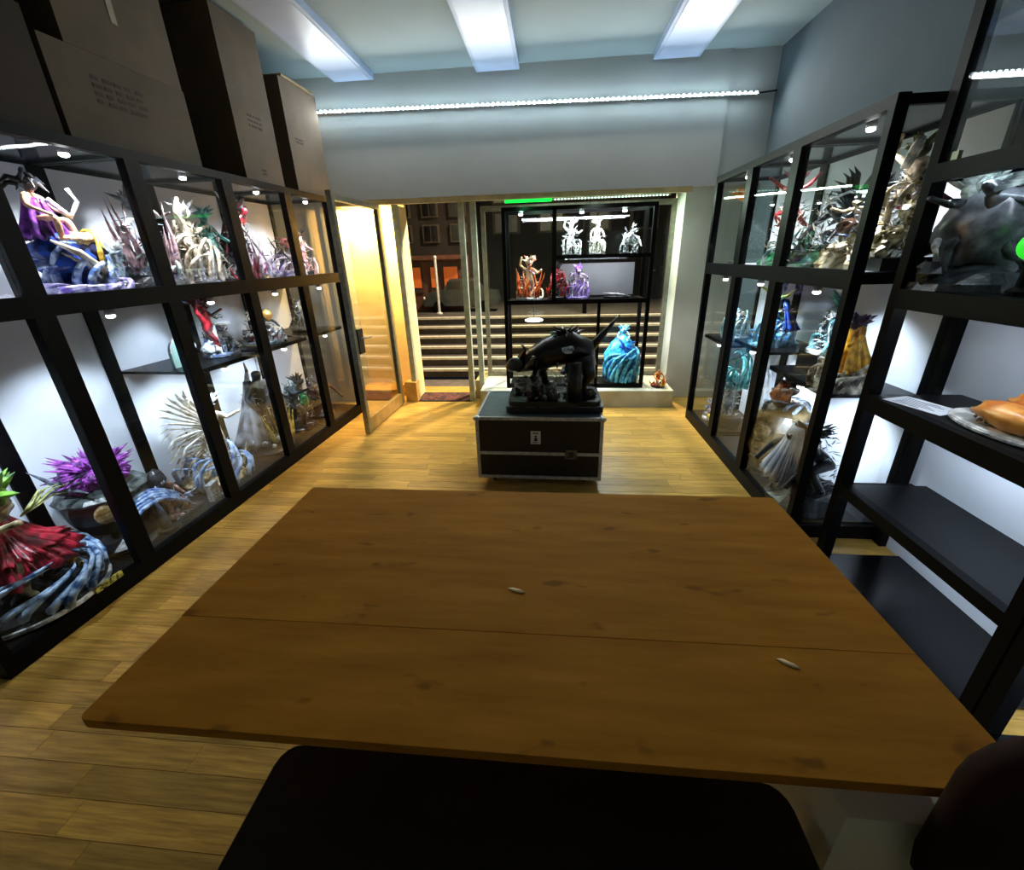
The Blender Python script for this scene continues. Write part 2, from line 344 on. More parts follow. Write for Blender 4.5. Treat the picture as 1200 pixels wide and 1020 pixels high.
# ------------------------------------------------------------ table, stool, carton
t = empty('wooden_table', 'large oak table with a plain brown top in the foreground', 'table', (-.08, 1.05, 0))
def rrect(x0, x1, y0, y1, r, corners):
    out = []
    for (cx, cy, a0, k) in ((x1, y1, 0, 0), (x0, y1, 90, 1), (x0, y0, 180, 2), (x1, y0, 270, 3)):
        if corners[k]:
            ux = cx - r if k in (0, 3) else cx + r; uy = cy - r if k in (0, 1) else cy + r
            out += [(ux + r * math.cos(R(a0 + q)), uy + r * math.sin(R(a0 + q))) for q in (0, 22.5, 45, 67.5, 90)]
        else: out.append((cx, cy))
    return out
def board(nm, pts):
    m = MB(); n = len(pts); cx = sum(p[0] for p in pts) / n; cy = sum(p[1] for p in pts) / n
    def ins(e): return [(x - e * (1 if x > cx else -1), y - e * (1 if y > cy else -1)) for x, y in pts]
    lv = [(ins(.001), .722), (pts, .724), (pts, .749), (ins(.001), .75)]
    vs = [(x, y, z) for P_, z in lv for x, y in P_]; fs = [tuple(range(n - 1, -1, -1)), tuple(3 * n + i for i in range(n))]
    for k in range(3): fs += [(k * n + i, k * n + (i + 1) % n, (k + 1) * n + (i + 1) % n, (k + 1) * n + i) for i in range(n)]
    o = m.add(vs, fs).build(nm, TABLEW, t); o.matrix_parent_inverse = Matrix.Translation((.08, -1.05, 0)); return o
board('table_board', rrect(-1.066, .912, .538, .832, .02, (0, 0, 1, 1)))
board('table_board', rrect(-1.07, .912, .8325, 1.556, .012, (1, 1, 0, 0)))
for x, yy in ((-.5, -.1), (.5, -.1), (-.62, .3), (.62, .3)): bx(x - .035, x + .035, yy - .035, yy + .035, 0, .722).build('leg', BLACK, t)
for a in ((-.6, .6, .27, .3, .66, .722), (-.5, .5, -.1, -.07, .66, .722)): bx(*a).build('apron', BLACK, t)
for (x, yy, a, l, lab) in ((-.1, .985, -18, .055, 'pale wood splinter near the middle of the table top'), (.585, .785, -32, .05, 'pale wood splinter on the right part of the table top')):
    o = tag(MB().prism([(-l / 2, -.002), (-l / 6, -.007), (l / 4, -.005), (l / 2, .001), (l / 5, .006), (-l / 4, .005)], .0006, .004).build('wood_splinter', paint('#f0d8ac', '#e0c494', 40, .7, bump=0), None, True), lab, 'splinter'); o.location = (x, yy, .7495); o.rotation_euler = (0, 0, R(a))
# dark bench pushed under the front of the table
t = empty('bench', 'dark padded bench seat tucked under the near table edge', 'bench', (-.03, .44, 0))
pts = rrect(-.68, .6, -.28, .225, .05, (1, 1, 1, 1)); m = MB(); n = len(pts)
lv = [(.985, .43), (1, .445), (1, .485), (.985, .5)]
vs = [(x * k, yy * k, z) for k, z in lv for x, yy in pts]; fs = [tuple(range(n - 1, -1, -1)), tuple(3 * n + i for i in range(n))]
for k in range(3): fs += [(k * n + i, k * n + (i + 1) % n, (k + 1) * n + (i + 1) % n, (k + 1) * n + i) for i in range(n)]
m.add(vs, fs).build('seat', paint('#140a08', '#0d0605', 10, .5, bump=.06), t)
for x in (-.6, .6):
    for yy in (-.22, .16): bx(x - .02, x + .02, yy - .02, yy + .02, 0, .43).build('leg', BLACK, t)
t = empty('white_carton', 'cream lidded carton under the near right corner of the table', 'box', (.7, .58, 0))
bx(-.09, .24, -.03, .2, 0, .58).build('body', paint('#e8e2c8', '#ded8bc', 5, .7, bump=.03), t)
bx(-.095, .245, -.035, .205, .58, .62).build('lid', paint('#e4dfc8', '#dcd6bd', 5, .7, bump=.03), t)
# leather chair drawn up to the near right corner of the table
t = empty('leather_chair', 'dark brown leather chair at the near right corner of the table', 'chair', (.975, .435, 0))
LEA = paint('#2e1c16', '#261611', 7, .8, bump=.06, spec=.15)
def pad(pts, y0, y1, e):
    m = MB(); n = len(pts); cx = sum(p[0] for p in pts) / n; cz = sum(p[1] for p in pts) / n
    lv = [(e, y0), (0, y0 + e), (0, y1 - e), (e, y1)]; vs = []
    for q, y in lv:
        for x, z in pts: d = math.hypot(x - cx, z - cz); k = 1 - q / d; vs.append((cx + (x - cx) * k, y, cz + (z - cz) * k))
    fs = [tuple(range(n)), tuple(4 * n - 1 - i for i in range(n))]
    for k in range(3): fs += [(k * n + i, k * n + (i + 1) % n, (k + 1) * n + (i + 1) % n, (k + 1) * n + i) for i in range(n)]
    return m.add(vs, fs)
pad(rrect(-.275, .27, .5, .955, .11, (1, 1, 1, 1)), .03, .085, .015).build('backrest', LEA, t, True)
bx(-.24, .24, -.4, .05, .4, .46).build('seat', LEA, t)
for x in (-.21, .21):
    for yy in (-.37, .03): bx(x - .018, x + .018, yy - .018, yy + .018, 0, .4 if yy < 0 else .52).build('leg', BLACK, t)

# ------------------------------------------------------------ flight case
t = empty('flight_case', 'black flight case with metal edges standing past the table', 'flight case', (-.08, 3.19, 0), R(-1))
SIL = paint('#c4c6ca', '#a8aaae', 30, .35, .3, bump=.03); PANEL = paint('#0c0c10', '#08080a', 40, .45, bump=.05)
w, d, z0, z1 = .465, .32, .075, .575
bx(-w, w, -d, d, z0, z1).build('body', PANEL, t)
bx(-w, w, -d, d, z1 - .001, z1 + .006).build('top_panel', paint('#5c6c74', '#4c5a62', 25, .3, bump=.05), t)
for sx in (-1, 1):
    for sy in (-1, 1):
        bx(sx * w - .012, sx * w + .012, sy * d - .012, sy * d + .012, z0, z1 + .005).build('corner_edge', SIL, t)
        MB().blob((sx * w, sy * d, z1), (.03, .03, .02), 10, 6).build('ball_corner', SIL, t, True)
for z in (z0 + .01, .29, z1):
    for sy in (-1, 1): bx(-w, w, sy * d - .008, sy * d + .008, z - .012, z + .012).build('metal_edge', SIL, t)
    for sx in (-1, 1): bx(sx * w - .008, sx * w + .008, -d, d, z - .012, z + .012).build('metal_edge', SIL, t)
lt = bx(.2, .29, -d - .014, -d, .255, .33).build('latch', paint('#7d7f84', '#55575c', 30, .3, .8), t)
bx(.225, .265, -d - .024, -d - .014, .27, .315).build('latch_handle', paint('#2c2d30', rough=.4, bump=0), lt)
lb = bx(-.06, .015, -d - .003, -d, .37, .475).build('paper_label', paint('#d6d6d2', '#c8c8c4', 12, .6, bump=0), t)
m = MB(); m.box(-.045, 0, -d - .005, -d - .003, .455, .463); m.box(-.045, -.01, -d - .005, -d - .003, .38, .386); m.blob((-.022, -d - .004, .432), (.009, .002, .009), 8, 6); m.box(-.034, -.01, -d - .005, -d - .003, .395, .42)
m.build('printed_mark', paint('#17181c', rough=.6, bump=0), lb)
for sx in (-1, 1):
    for sy in (-1, 1):
        c = bx(sx * .36 - .03, sx * .36 + .03, sy * .22 - .03, sy * .22 + .03, .055, .075).build('caster', SIL, t)
        MB().tube([(sx * .36 - .012, sy * .22, .03), (sx * .36 + .012, sy * .22, .03)], .03, 14).build('wheel', BLACK, c)

# ------------------------------------------------------------ entrance: door leaf, posts, niche, window
t = empty('glass_door', 'open glass door with slim metal frame beside left cabinets', 'door', (-1.85, 4.8, 0), R(-90 - 3))
bx(.0, .045, -.02, .02, .02, 2.25).build('hinge_stile', ALU, t); bx(.9, .95, -.025, .025, .012, 2.27).build('lock_stile', ALU, t)
bx(.045, .9, -.02, .02, .02, .16).build('bottom_rail', paint('#a8884a', '#94763c', 12, .4, .3, bump=.03), t); bx(.045, .9, -.02, .02, 2.2, 2.25).build('top_rail', ALU, t)
bx(.045, .9, -.004, .004, .16, 2.2).build('glass_pane', DGLASS, t)
lk = bx(.79, .89, -.035, .035, .84, 1.08).build('lock_case', paint('#101012', rough=.35), t)
MB().tube([(.84, .035, .99), (.84, .08, .99), (.73, .085, .985)], .009, 8).build('lever_handle', SIL, lk)
# posts of the entrance
for i, (x, y0, lab) in enumerate(((-1.92, 4.93, 'slim metal door post on the hinge side'), (-1.72, 4.95, 'slim metal jamb post left of the doorway'), (-.98, 4.93, 'pale metal post between the doorway and the window'), (-.86, 5.0, 'second pale metal post at the left of the window'))):
    o = bx(x - .03, x + .03, y0, y0 + .07, 0, 2.26).build('trim_%d' % (i + 3), paint('#c2c8b2', '#adb39d', 14, .45, .1, bump=.03)); struct(o, lab)
struct(bx(-3.12, 1.42, 5.25, 5.5, 2.32, 2.36).build('ceiling_entrance', CEILM), 'low soffit above the recessed shop entrance')
# warm niche beside the door
niche = paint('#f2dfae', '#ead49c', 4, .7, bump=.03)
o = struct(bx(-2.46, -1.72, 5.3, 5.36, .0, 2.3).build('wall_niche_rear', niche), 'cream panel in the warm lit niche left of door')
o = struct(bx(-1.76, -1.70, 5.02, 5.3, 0, 2.26).build('wall_niche_side', niche), 'cream return panel between niche and doorway')
o = struct(bx(-2.46, -1.95, 4.97, 5.3, 0, .14).build('trim_7', paint('#c0914a', '#a87a38', 8, .45, bump=.05)), 'wooden sill of the warm lit niche')
o = struct(bx(-1.83, -1.68, 4.9, 5.02, 0, .26).build('trim_8', paint('#c9a45c', '#b58f48', 8, .45, bump=.05)), 'small wooden foot block at the left door post')
t = empty('niche_lamp', 'warm lamp bar at the top of the niche left of door', 'lamp', (-2.15, 5.12, 2.265))
bx(-.25, .3, -.02, .02, .01, .055).build('housing', ALU, t); bx(-.24, .29, -.015, .015, 0, .01).build('tube', emit('#ffd58a', 6), t)
area('niche_light', (.02, 0, -.01), .5, .03, P_NICHE, WARM, (0, .25, -1), t)
# door mat
t = empty('door_mat', 'dark red patterned mat lying in the doorway', 'mat', (-1.35, 5.1, 0))
bx(-.33, .33, -.15, .15, 0, .012).build('mat_pile', paint('#6b3a30', '#2c1a16', 22, .95, bump=.4), t)
for a in ((-.36, .36, -.18, -.15), (-.36, .36, .15, .18), (-.36, -.33, -.15, .15), (.33, .36, -.15, .15)): bx(*a, 0, .01).build('mat_border', paint('#171412', rough=.8), t)
# window: platform, glass, frame
struct(bx(-.84, 1.42, 4.74, 5.5, 0, .2).build('trim_9', paint('#cfcfc0', '#bfbfae', 6, .6, bump=.05)), 'white raised display platform below the shop window')
w1 = struct(bx(-.84, 1.42, 5.44, 5.448, .2, 2.26).build('window_1', DGLASS), 'shop window pane behind the display case')
for a in ((-.84, 1.42, 5.42, 5.47, .2, .25), (-.84, 1.42, 5.42, 5.47, 2.2, 2.26), (-.84, -.79, 5.42, 5.47, .25, 2.2), (1.37, 1.42, 5.42, 5.47, .25, 2.2)): bx(*a).build('window_frame', ALU, w1)
o = struct(bx(-.95, -.84, 5.05, 5.5, 0, .24).build('trim_10', paint('#d0b878', '#bda462', 8, .5, bump=.05)), 'low cream block at the foot of window post')
# header LED strip with green section
t = empty('led_strip', 'LED strip with a green section above the window display', 'LED strip', (-.62, 4.985, 2.245))
bx(0, 1.85, 0, .02, .0, .015).build('backing', paint('#b8c4b0', rough=.5), t)
bx(.12, .62, -.012, .0, -.012, .02).build('green_tube', emit('#10ff50', 1.2), t)
m = MB()
for i in range(34): m.blob((.66 + i * .035, -.004, .004), (.009, .006, .007), 6, 4)
o = m.build('led_bead', emit('#d5ffe8', 4), t); o['kind'] = 'stuff'
area('green_light', (.38, -.01, -.02), .5, .03, P_GREEN * .5, (.15, 1, .35), (.3, -.1, -1), t)
area('header_light', (1.3, -.01, -.02), 1.1, .03, P_GREEN * 1.6, (.75, 1, .78), (.25, -.35, -1), t)
# window display case
t = empty('window_case', 'black framed glass display case standing in the shop window', 'cabinet', (-.53, 4.86, .2))
w, d, h = 1.62, .46, 1.98; p = .04
for x in (0, w - p):
    for yy in (0, d - p): bx(x, x + p, yy, yy + p, 0, h).build('post', BLACK, t)
bx(.54, .585, 0, .04, 1.02, h).build('divider', BLACK, t); bx(1.05, 1.085, 0, .03, 0, 1.0).build('divider', BLACK, t)
for a in ((p, w - p, 0, p, h - .04, h), (p, w - p, 0, p, .0, .05), (p, w - p, d - p, d, h - .04, h)): bx(*a).build('rail', BLACK, t)
bx(p, w - p, .04, d - p, 0, .03).build('base_deck', DECK, t)
s = bx(p, w - p, .03, d - p, .995, 1.02).build('shelf', DECK, t); bx(p, w - p, 0, .03, .985, 1.03).build('shelf_rail', BLACK, s)
s = bx(.585, w - p, .03, d - p, 1.465, 1.485).build('shelf', DECK, t); bx(.585, w - p, 0, .03, 1.455, 1.495).build('shelf_rail', BLACK, s)
bx(p, w - p, .012, .016, 1.03, h - .04).build('glass_pane', GLASS, t); bx(p, w - p, .012, .016, .05, .985).build('glass_pane', GLASS, t)
bx(p, w - p, d - .02, d - .016, .05, h - .04).build('glass_pane', DGLASS, t)
bx(.62, 1.5, d - .045, d - .03, 1.04, 1.4).build('grey_panel', paint('#8b8d92', '#7f8187', 3, .5, bump=.02), t)
for z, k in ((h - .06, 1.0), (.975, .8)): area('window_case_light', (w / 2, .08, z), w * .8, .03, P_WIN * k, WHITE, (0, .35, -1), t)
area('window_case_light', (1.08, .07, 1.45), .8, .03, P_WIN * .1, WHITE, (0, .5, -1), t)
for x in (.2, .85, 1.3): spotlight(t, x, .1, h - .06)

# ------------------------------------------------------------ street outside
struct(bx(-9, 9, 5.6, 6.0, -.1, -.02).build('ground', paint('#5a5048', '#4a423a', 8, .8, bump=.2)), 'dark paved landing outside the shop door')
t = empty('steps', 'pale edged stone steps rising to the street outside', 'stairs', (-1.3, 6.15, -.02))
STEP = paint('#8a8072', '#6e655a', 14, .7, bump=.2); NOSE = paint('#d6cdbb', '#c3b9a5', 14, .6, bump=.1)
for i in range(6):
    s = bx(-2.6, 3.4, i * .26, 1.8, i * .122, (i + 1) * .122).build('step', paint('#3a332c', '#2e2823', 14, .8, bump=.2), t); bx(-2.6, 3.4, i * .26 - .012, i * .26 + .06, (i + 1) * .122 - .03, (i + 1) * .122 + .005).build('nosing', NOSE, s)
struct(bx(-9, 9, 7.9, 14, .5, .7).build('ground_street', paint('#3d3934', '#322e2a', 6, .8, bump=.2)), 'street pavement above the steps')
FAC = paint('#2e251b', '#241d15', 5, .85, bump=.2)
def building(label, x0, x1, yy, z1, cols, rows, zb, mat, win, lit=()):
    t = empty('town_building', label, 'building', (x0, yy, .70)); W_ = x1 - x0; Hh = z1 - .7
    bx(0, W_, 0, 1.2, 0, Hh).build('wall', mat, t)
    bx(-.05, W_ + .05, -.1, 0, Hh - .15, Hh).build('cornice', mat, t)
    cw = W_ / cols; rh = (Hh - zb - .3) / rows
    for c in range(cols):
        for r in range(rows):
            f = bx(c * cw + cw * .2, c * cw + cw * .8, -.05, 0, zb + r * rh + rh * .12, zb + r * rh + rh * .85).build('window', paint('#4d4434', '#40382b', 9, .6), t)
            a = (c, r) in lit
            bx(c * cw + cw * .26, c * cw + cw * .48, -.06, -.05, zb + r * rh + rh * .18, zb + r * rh + rh * .79).build('pane', emit('#c07a3a', .25) if a else win, f)
            bx(c * cw + cw * .52, c * cw + cw * .74, -.06, -.05, zb + r * rh + rh * .18, zb + r * rh + rh * .79).build('pane', emit('#c07a3a', .25) if a else win, f)
    return t
DW = paint('#1a1714', '#12100e', 4, .15, bump=0)
building('brown shuttered house across the street seen through the doorway', -5.6, -1.6, 9.2, 4.6, 7, 5, 1.25, FAC, DW)
building('dark house across the street seen through the shop window', -1.5, 4.5, 10.2, 4.8, 6, 4, 1.4, paint('#191512', '#14110e', 5, .85, bump=.2), DW, lit=((0, 1), (3, 2)))
t = empty('shop_kiosk', 'orange lit shop front across the street', 'shop', (-3.3, 8.75, .70))
bx(0, 1.6, 0, .4, 0, 1.05).build('wall', paint('#5a3520', '#4a2a18', 6, .8), t)
for x, w_ in ((.1, .22), (.4, .3), (.85, .18), (1.12, .34)): f = bx(x, x + w_, -.03, 0, .35, .92).build('window', paint('#3a2415', rough=.7), t); bx(x + .03, x + w_ - .03, -.04, -.03, .45, .84).build('pane', emit('#c05a1c', .3), f)
bx(-.05, 1.65, -.2, 0, .98, 1.06).build('awning', paint('#6a3b20', '#50301c', 8, .8), t)
t = empty('street_bollard', 'pale metal post standing at the head of the steps', 'post', (-2.12, 8.0, .70))
MB().tube([(0, 0, 0), (0, 0, 1.0)], .025, 10).build('pole', paint('#d0cdc4', rough=.4, metal=.3), t); MB().lathe([(.06, 0), (.06, .03), (.03, .05)], 14).build('foot', paint('#d0cdc4', rough=.4, metal=.3), t); MB().blob((0, 0, 1.02), .035, 10, 6).build('cap', paint('#d0cdc4', rough=.4, metal=.3), t, True)
t = empty('parked_car', 'small dark car parked across the street', 'car', (-2.5, 8.3, .70))
m = MB(); prof = [(-.0, .12), (.0, .3), (.12, .38), (.4, .42), (.55, .62), (1.0, .62), (1.2, .42), (1.45, .38), (1.5, .2), (1.48, .12)]
n = len(prof); m.add([(x, 0, z) for x, z in prof] + [(x, .4, z) for x, z in prof], [tuple(range(n)), tuple(range(2 * n - 1, n - 1, -1))] + [(i, n + i, n + (i + 1) % n, (i + 1) % n) for i in range(n)]); m.build('body', paint('#3a3f3c', '#2d3230', 6, .3, .3), t)
for x in (.3, 1.2): MB().tube([(x, -.02, .11), (x, .06, .11)], .11, 14).build('wheel', BLACK, t)
for x in (.5, .82): MB().prism([(x, 0), (x + .26, 0), (x + .26, .01), (x, .01)], .44, .58).build('window', DW, t).location = (0, -.008, 0)
MB().blob((.02, .0, .28), (.02, .03, .03), 8, 6).build('head_lamp', paint('#d8d2c0', rough=.2), t)
t = empty('added_street_lamp', 'added street lamp brightening the steps outside', 'lamp', (.6, 7.75, .70))  # lamp added to brighten the steps outside the door
MB().tube([(0, 0, 0), (0, 0, 3.6), (0, -.3, 3.75)], .04, 8).build('pole', BLACK, t); MB().blob((0, -.36, 3.72), (.1, .16, .06), 12, 8).build('head', emit('#ffcf90', 4), t, True)
area('street_light', (0, -.36, 3.6), .3, .3, P_STREET, (1, .8, .55), (-.3, -1, -1), t)

# ------------------------------------------------------------ statues
POSES = {
 'stand': dict(hd=(0, -.01, .935), nk=(0, 0, .85), ch=(0, 0, .73), pv=(0, 0, .53), sh=(.115, 0, .8), el=((-.2, .02, .66), (.19, -.04, .66)), ha=((-.2, -.08, .52), (.2, -.15, .58)), hip=.065, kn=((-.085, -.03, .28), (.08, -.02, .28)), ft=((-.1, .0, .02), (.1, -.01, .02))),
 'lunge': dict(hd=(.02, -.16, .82), nk=(.01, -.11, .75), ch=(0, -.06, .65), pv=(0, .02, .47), sh=(.115, -.06, .72), el=((-.23, -.2, .68), (.24, .02, .66)), ha=((-.2, -.38, .74), (.32, .14, .56)), hip=.07, kn=((-.12, -.2, .33), (.14, .08, .22)), ft=((-.13, -.17, .03), (.17, .3, .03))),
 'reach': dict(hd=(0, -.03, .92), nk=(0, -.01, .84), ch=(0, .0, .73), pv=(0, .02, .52), sh=(.115, 0, .8), el=((-.24, -.02, .93), (.22, .0, .68)), ha=((-.2, -.06, 1.1), (.3, -.12, .76)), hip=.07, kn=((-.11, -.1, .3), (.09, .03, .27)), ft=((-.12, -.05, .02), (.13, .1, .02))),
 'sit': dict(hd=(0, -.02, .78), nk=(0, 0, .69), ch=(0, .01, .58), pv=(0, .03, .36), sh=(.115, 0, .65), el=((-.22, -.04, .5), (.22, -.06, .5)), ha=((-.17, -.2, .4), (.18, -.22, .42)), hip=.08, kn=((-.12, -.24, .36), (.13, -.22, .34)), ft=((-.12, -.22, .06), (.15, -.26, .05))),
 'crouch': dict(hd=(0, -.22, .6), nk=(0, -.16, .56), ch=(0, -.08, .5), pv=(0, .1, .36), sh=(.13, -.1, .55), el=((-.25, -.22, .42), (.25, -.2, .4)), ha=((-.24, -.34, .26), (.28, -.32, .22)), hip=.09, kn=((-.18, -.14, .3), (.18, -.1, .3)), ft=((-.18, .02, .03), (.18, .06, .03))),
 'leap': dict(hd=(.1, -.12, .98), nk=(.08, -.08, .9), ch=(.05, -.04, .79), pv=(0, .02, .6), sh=(.115, -.04, .86), el=((-.16, -.16, .98), (.27, .06, .92)), ha=((-.18, -.3, 1.1), (.4, .1, 1.05)), hip=.07, kn=((-.16, -.16, .5), (.1, .12, .36)), ft=((-.2, -.04, .3), (.06, .34, .2))),
}
_fig = {}
def figure_mesh(pose):
    if pose in _fig: return _fig[pose]
    p = POSES[pose]; V = []; E_ = []; Rr = []
    def v(c, r): V.append(c); Rr.append(r); return len(V) - 1
    pv = v(p['pv'], .085); mid = v(tuple((a + b) / 2 for a, b in zip(p['pv'], p['ch'])), .07); ch = v(p['ch'], .095); nk = v(p['nk'], .036); hd = v(p['hd'], .062)
    tp = v((p['hd'][0], p['hd'][1] - .004, p['hd'][2] + .055), .05)
    E_ += [(pv, mid), (mid, ch), (ch, nk), (nk, hd), (hd, tp)]
    for i, s in enumerate((-1, 1)):
        sh = v((p['ch'][0] + s * p['sh'][0], p['sh'][1], p['sh'][2]), .045); el = v(p['el'][i], .034); ha = v(p['ha'][i], .026)
        d = (Vector(p['ha'][i]) - Vector(p['el'][i])).normalized() * .06; f = v(tuple(Vector(p['ha'][i]) + d), .03)
        E_ += [(ch, sh), (sh, el), (el, ha), (ha, f)]
        hp = v((p['pv'][0] + s * p['hip'], p['pv'][1], p['pv'][2] - .04), .068); kn = v(p['kn'][i], .046); ft = v(p['ft'][i], .032); to = v((p['ft'][i][0] * 1.15, p['ft'][i][1] - .09, max(p['ft'][i][2] - .005, .018)), .022)
        E_ += [(pv, hp), (hp, kn), (kn, ft), (ft, to)]
    me = bpy.data.meshes.new('figure_' + pose); me.from_pydata(V, E_, []); o = bpy.data.objects.new('tmp', me); COL.objects.link(o)
    md = o.modifiers.new('s', 'SKIN'); md.use_smooth_shade = True
    for i, r in enumerate(Rr): me.skin_vertices[0].data[i].radius = (r, r)
    me.skin_vertices[0].data[0].use_root = True
    sb = o.modifiers.new('d', 'SUBSURF'); sb.levels = 1; sb.render_levels = 1
    dg = bpy.context.evaluated_depsgraph_get(); out = bpy.data.meshes.new_from_object(o.evaluated_get(dg)); bpy.data.objects.remove(o)
    _fig[pose] = ([tuple(q.co) for q in out.vertices], [tuple(q.vertices) for q in out.polygons]); return _fig[pose]
def P_(c1, c2=None, s=22, rough=.32): return paint(c1, c2, s, rough, bump=.35)
ALLS = []
class St:
    def __init__(s, name, label, loc, rz, group=None, seed=1):
        s.t = empty(name, label, 'statue', loc, rz, group); s.r = random.Random(seed); s.seed = seed
    def base(s, kind, r, h, mat, sy=1.0, edge=None):
        if kind == 'disc': MB().lathe([(.0001, 0), (r * .97, 0), (r, h * .2), (r, h * .8), (r * .95, h), (.0001, h)], 32, sx=1, sy=sy).build('base', mat, s.t)
        elif kind == 'rock': MB().lathe([(.0001, 0), (r, 0), (r * 1.02, h * .25), (r * .85, h * .6), (r * .5, h * .95), (.0001, h)], 26, (0, 0, 0), r * .35, 4.5 / max(r, .05) * .25, 1, sy).build('base', mat, s.t)
        elif kind == 'box': bx(-r, r, -r * sy, r * sy, 0, h).build('base', mat, s.t)
        s.R = r * min(1, sy if kind != 'box' else 1)
        if edge: MB().lathe([(r * 1.0, h * .15), (r * 1.03, h * .25), (r * 1.03, h * .6), (r * 1.0, h * .7)], 32, sx=1, sy=sy).build('base_rim', edge, s.t)
        return s
    def fig(s, pose, h, z0, mat, dx=0, dy=0, rz=0, lean=0, wide=1.15):
        vs, fs = figure_mesh(pose); c, q = math.cos(rz), math.sin(rz); M_ = Matrix.Rotation(lean, 4, 'Y'); m = MB(); out = []
        for (x, y, z) in vs:
            p = M_ @ Vector((x * wide, y * wide, z)); out.append(((p.x * c - p.y * q) * h + dx, (p.x * q + p.y * c) * h + dy, p.z * h + z0))
        m.add(out, fs).build('figure', mat, s.t, True); s.top = z0 + h; ALLS.append(s); return s
    def hair(s, c, n, ln, r, mat, up=.4, name='hair', droop=0.0, dirn=None, spread=1.0):
        m = MB(); m.blob(c, r * 2.2, 10, 7)
        for i in range(n):
            a = s.r.uniform(0, 2 * PI); e = s.r.uniform(-.25, 1.0)
            d = Vector((math.cos(a) * spread, math.sin(a) * spread, e + up)).normalized()
            if dirn: d = (d * .55 + Vector(dirn)).normalized()
            L_ = ln * s.r.uniform(.6, 1.1); b = Vector(c) + d * r * 1.2
            m.tube([b, b + d * L_ * .5 + Vector((0, 0, .02 * L_)), b + d * L_ + Vector((0, 0, -droop * L_))], [r, r * .65, .001], 5)
        m.build(name, mat, s.t); return s
    def cloak(s, z1, z0, w0, w1, mat, dy=.05, bend=.5, folds=5, dx=0, name='cloak', arc=2.4, rz=PI / 2, tail=0.0):
        g = []
        for i in range(9):
            u = i / 8; row = []
            rr = w0 + (w1 - w0) * u ** 1.2
            for j in range(49):
                a = rz + (j / 48 - .5) * arc; k = 1 + (.2 * math.sin(j * folds * .26 + s.seed) + .08 * math.sin(j * .83 + s.seed)) * u ** .6
                row.append((dx + math.cos(a) * rr * k, dy + math.sin(a) * rr * k * .8 + tail * u * u, z1 + (z0 - z1) * u + .012 * math.sin(j * 1.3 + s.seed) * u))
            g.append(row)
        m = MB(); m.sheet(g, .008); m.build(name, mat, s.t, True); return s
    def swirl(s, n, r, h, mat, th=.02, name='wave', curl=1.2, z0=0.0, rin=.6, dx=0, dy=0, a0=0, a1=2 * PI):
        m = MB()
        for i in range(n):
            a = a0 + (a1 - a0) * (i + s.r.uniform(-.3, .3)) / n; hh = h * s.r.uniform(.5, 1.1); rr = r * s.r.uniform(rin, 1.0); pts = []; rad = []
            for k in range(8):
                u = k / 7; b = a + curl * u * u; q = rr * (1 - .25 * u + .35 * math.sin(u * PI) * .5)
                zz = z0 + hh * math.sin(u * PI * .62)
                pts.append((dx + math.cos(b) * q, dy + math.sin(b) * q, zz)); rad.append(th * (1 - u) ** .7 * s.r.uniform(.8, 1.1) + .0012)
            m.tube(pts, rad, 6)
        m.build(name, mat, s.t, True)['kind'] = 'stuff'; return s
    def flames(s, n, r, h, mat, th=.022, name='flame', z0=0.0, dx=0, dy=0):
        m = MB()
        for i in range(n):
            a = s.r.uniform(0, 2 * PI); q = r * math.sqrt(s.r.uniform(.05, 1)); hh = h * s.r.uniform(.45, 1.1); w = s.r.uniform(-.25, .25); pts = []; rad = []
            for k in range(6):
                u = k / 5; pts.append((dx + math.cos(a) * q * (1 + .5 * u) + w * hh * math.sin(u * 5) * .3, dy + math.sin(a) * q * (1 + .3 * u), z0 + hh * u)); rad.append(th * (math.sin(min(1, u * 1.6 + .25) * PI * .62)) * (1 - u) + .001)
            m.tube(pts, rad, 6)
        m.build(name, mat, s.t, True)['kind'] = 'stuff'; return s
    def rocks(s, n, r, size, mat, z0=0.0, h=.0, name='rock', sy=1.0):
        m = MB()
        for i in range(n):
            a = s.r.uniform(0, 2 * PI); q = r * math.sqrt(s.r.random()); k = size * s.r.uniform(.5, 1.15)
            m.blob((math.cos(a) * q, math.sin(a) * q * sy, z0 + h * s.r.random() * (1 - q / max(r, .01) * .7) + k * .45), (k, k * s.r.uniform(.7, 1), k * s.r.uniform(.6, 1)), 8, 6, .35, 9, s.seed + i)
        m.build(name, mat, s.t)['kind'] = 'stuff'; return s
    def balls(s, n, r, size, mat, z0=0.0, h=0.0, name='sphere', sy=1.0):
        m = MB()
        for i in range(n):
            a = s.r.uniform(0, 2 * PI); q = r * math.sqrt(s.r.uniform(.2, 1)); k = size * s.r.uniform(.6, 1.1); m.blob((math.cos(a) * q, math.sin(a) * q * sy, z0 + h * s.r.random() + k), k, 9, 6)
        m.build(name, mat, s.t, True)['kind'] = 'stuff'; return s
    def shards(s, n, r, z0, z1, mat, size=.03, name='shard', dx=0, dy=0):
        m = MB()
        for i in range(n):
            a = s.r.uniform(0, 2 * PI); u = s.r.random(); q = r * (1 - .55 * u) * s.r.uniform(.55, 1.05); c = Vector((dx + math.cos(a) * q, dy + math.sin(a) * q, z0 + (z1 - z0) * u))
            d = Vector((math.cos(a) * .6 + s.r.uniform(-.8, .8), math.sin(a) * .6 + s.r.uniform(-.8, .8), s.r.uniform(-.4, 1))).normalized() * size * s.r.uniform(.5, 1.4)
            m.tube([c - d, c, c + d * 1.2], [.0012, size * .2, .001], 4, .6)
        m.build(name, mat, s.t)['kind'] = 'stuff'; return s
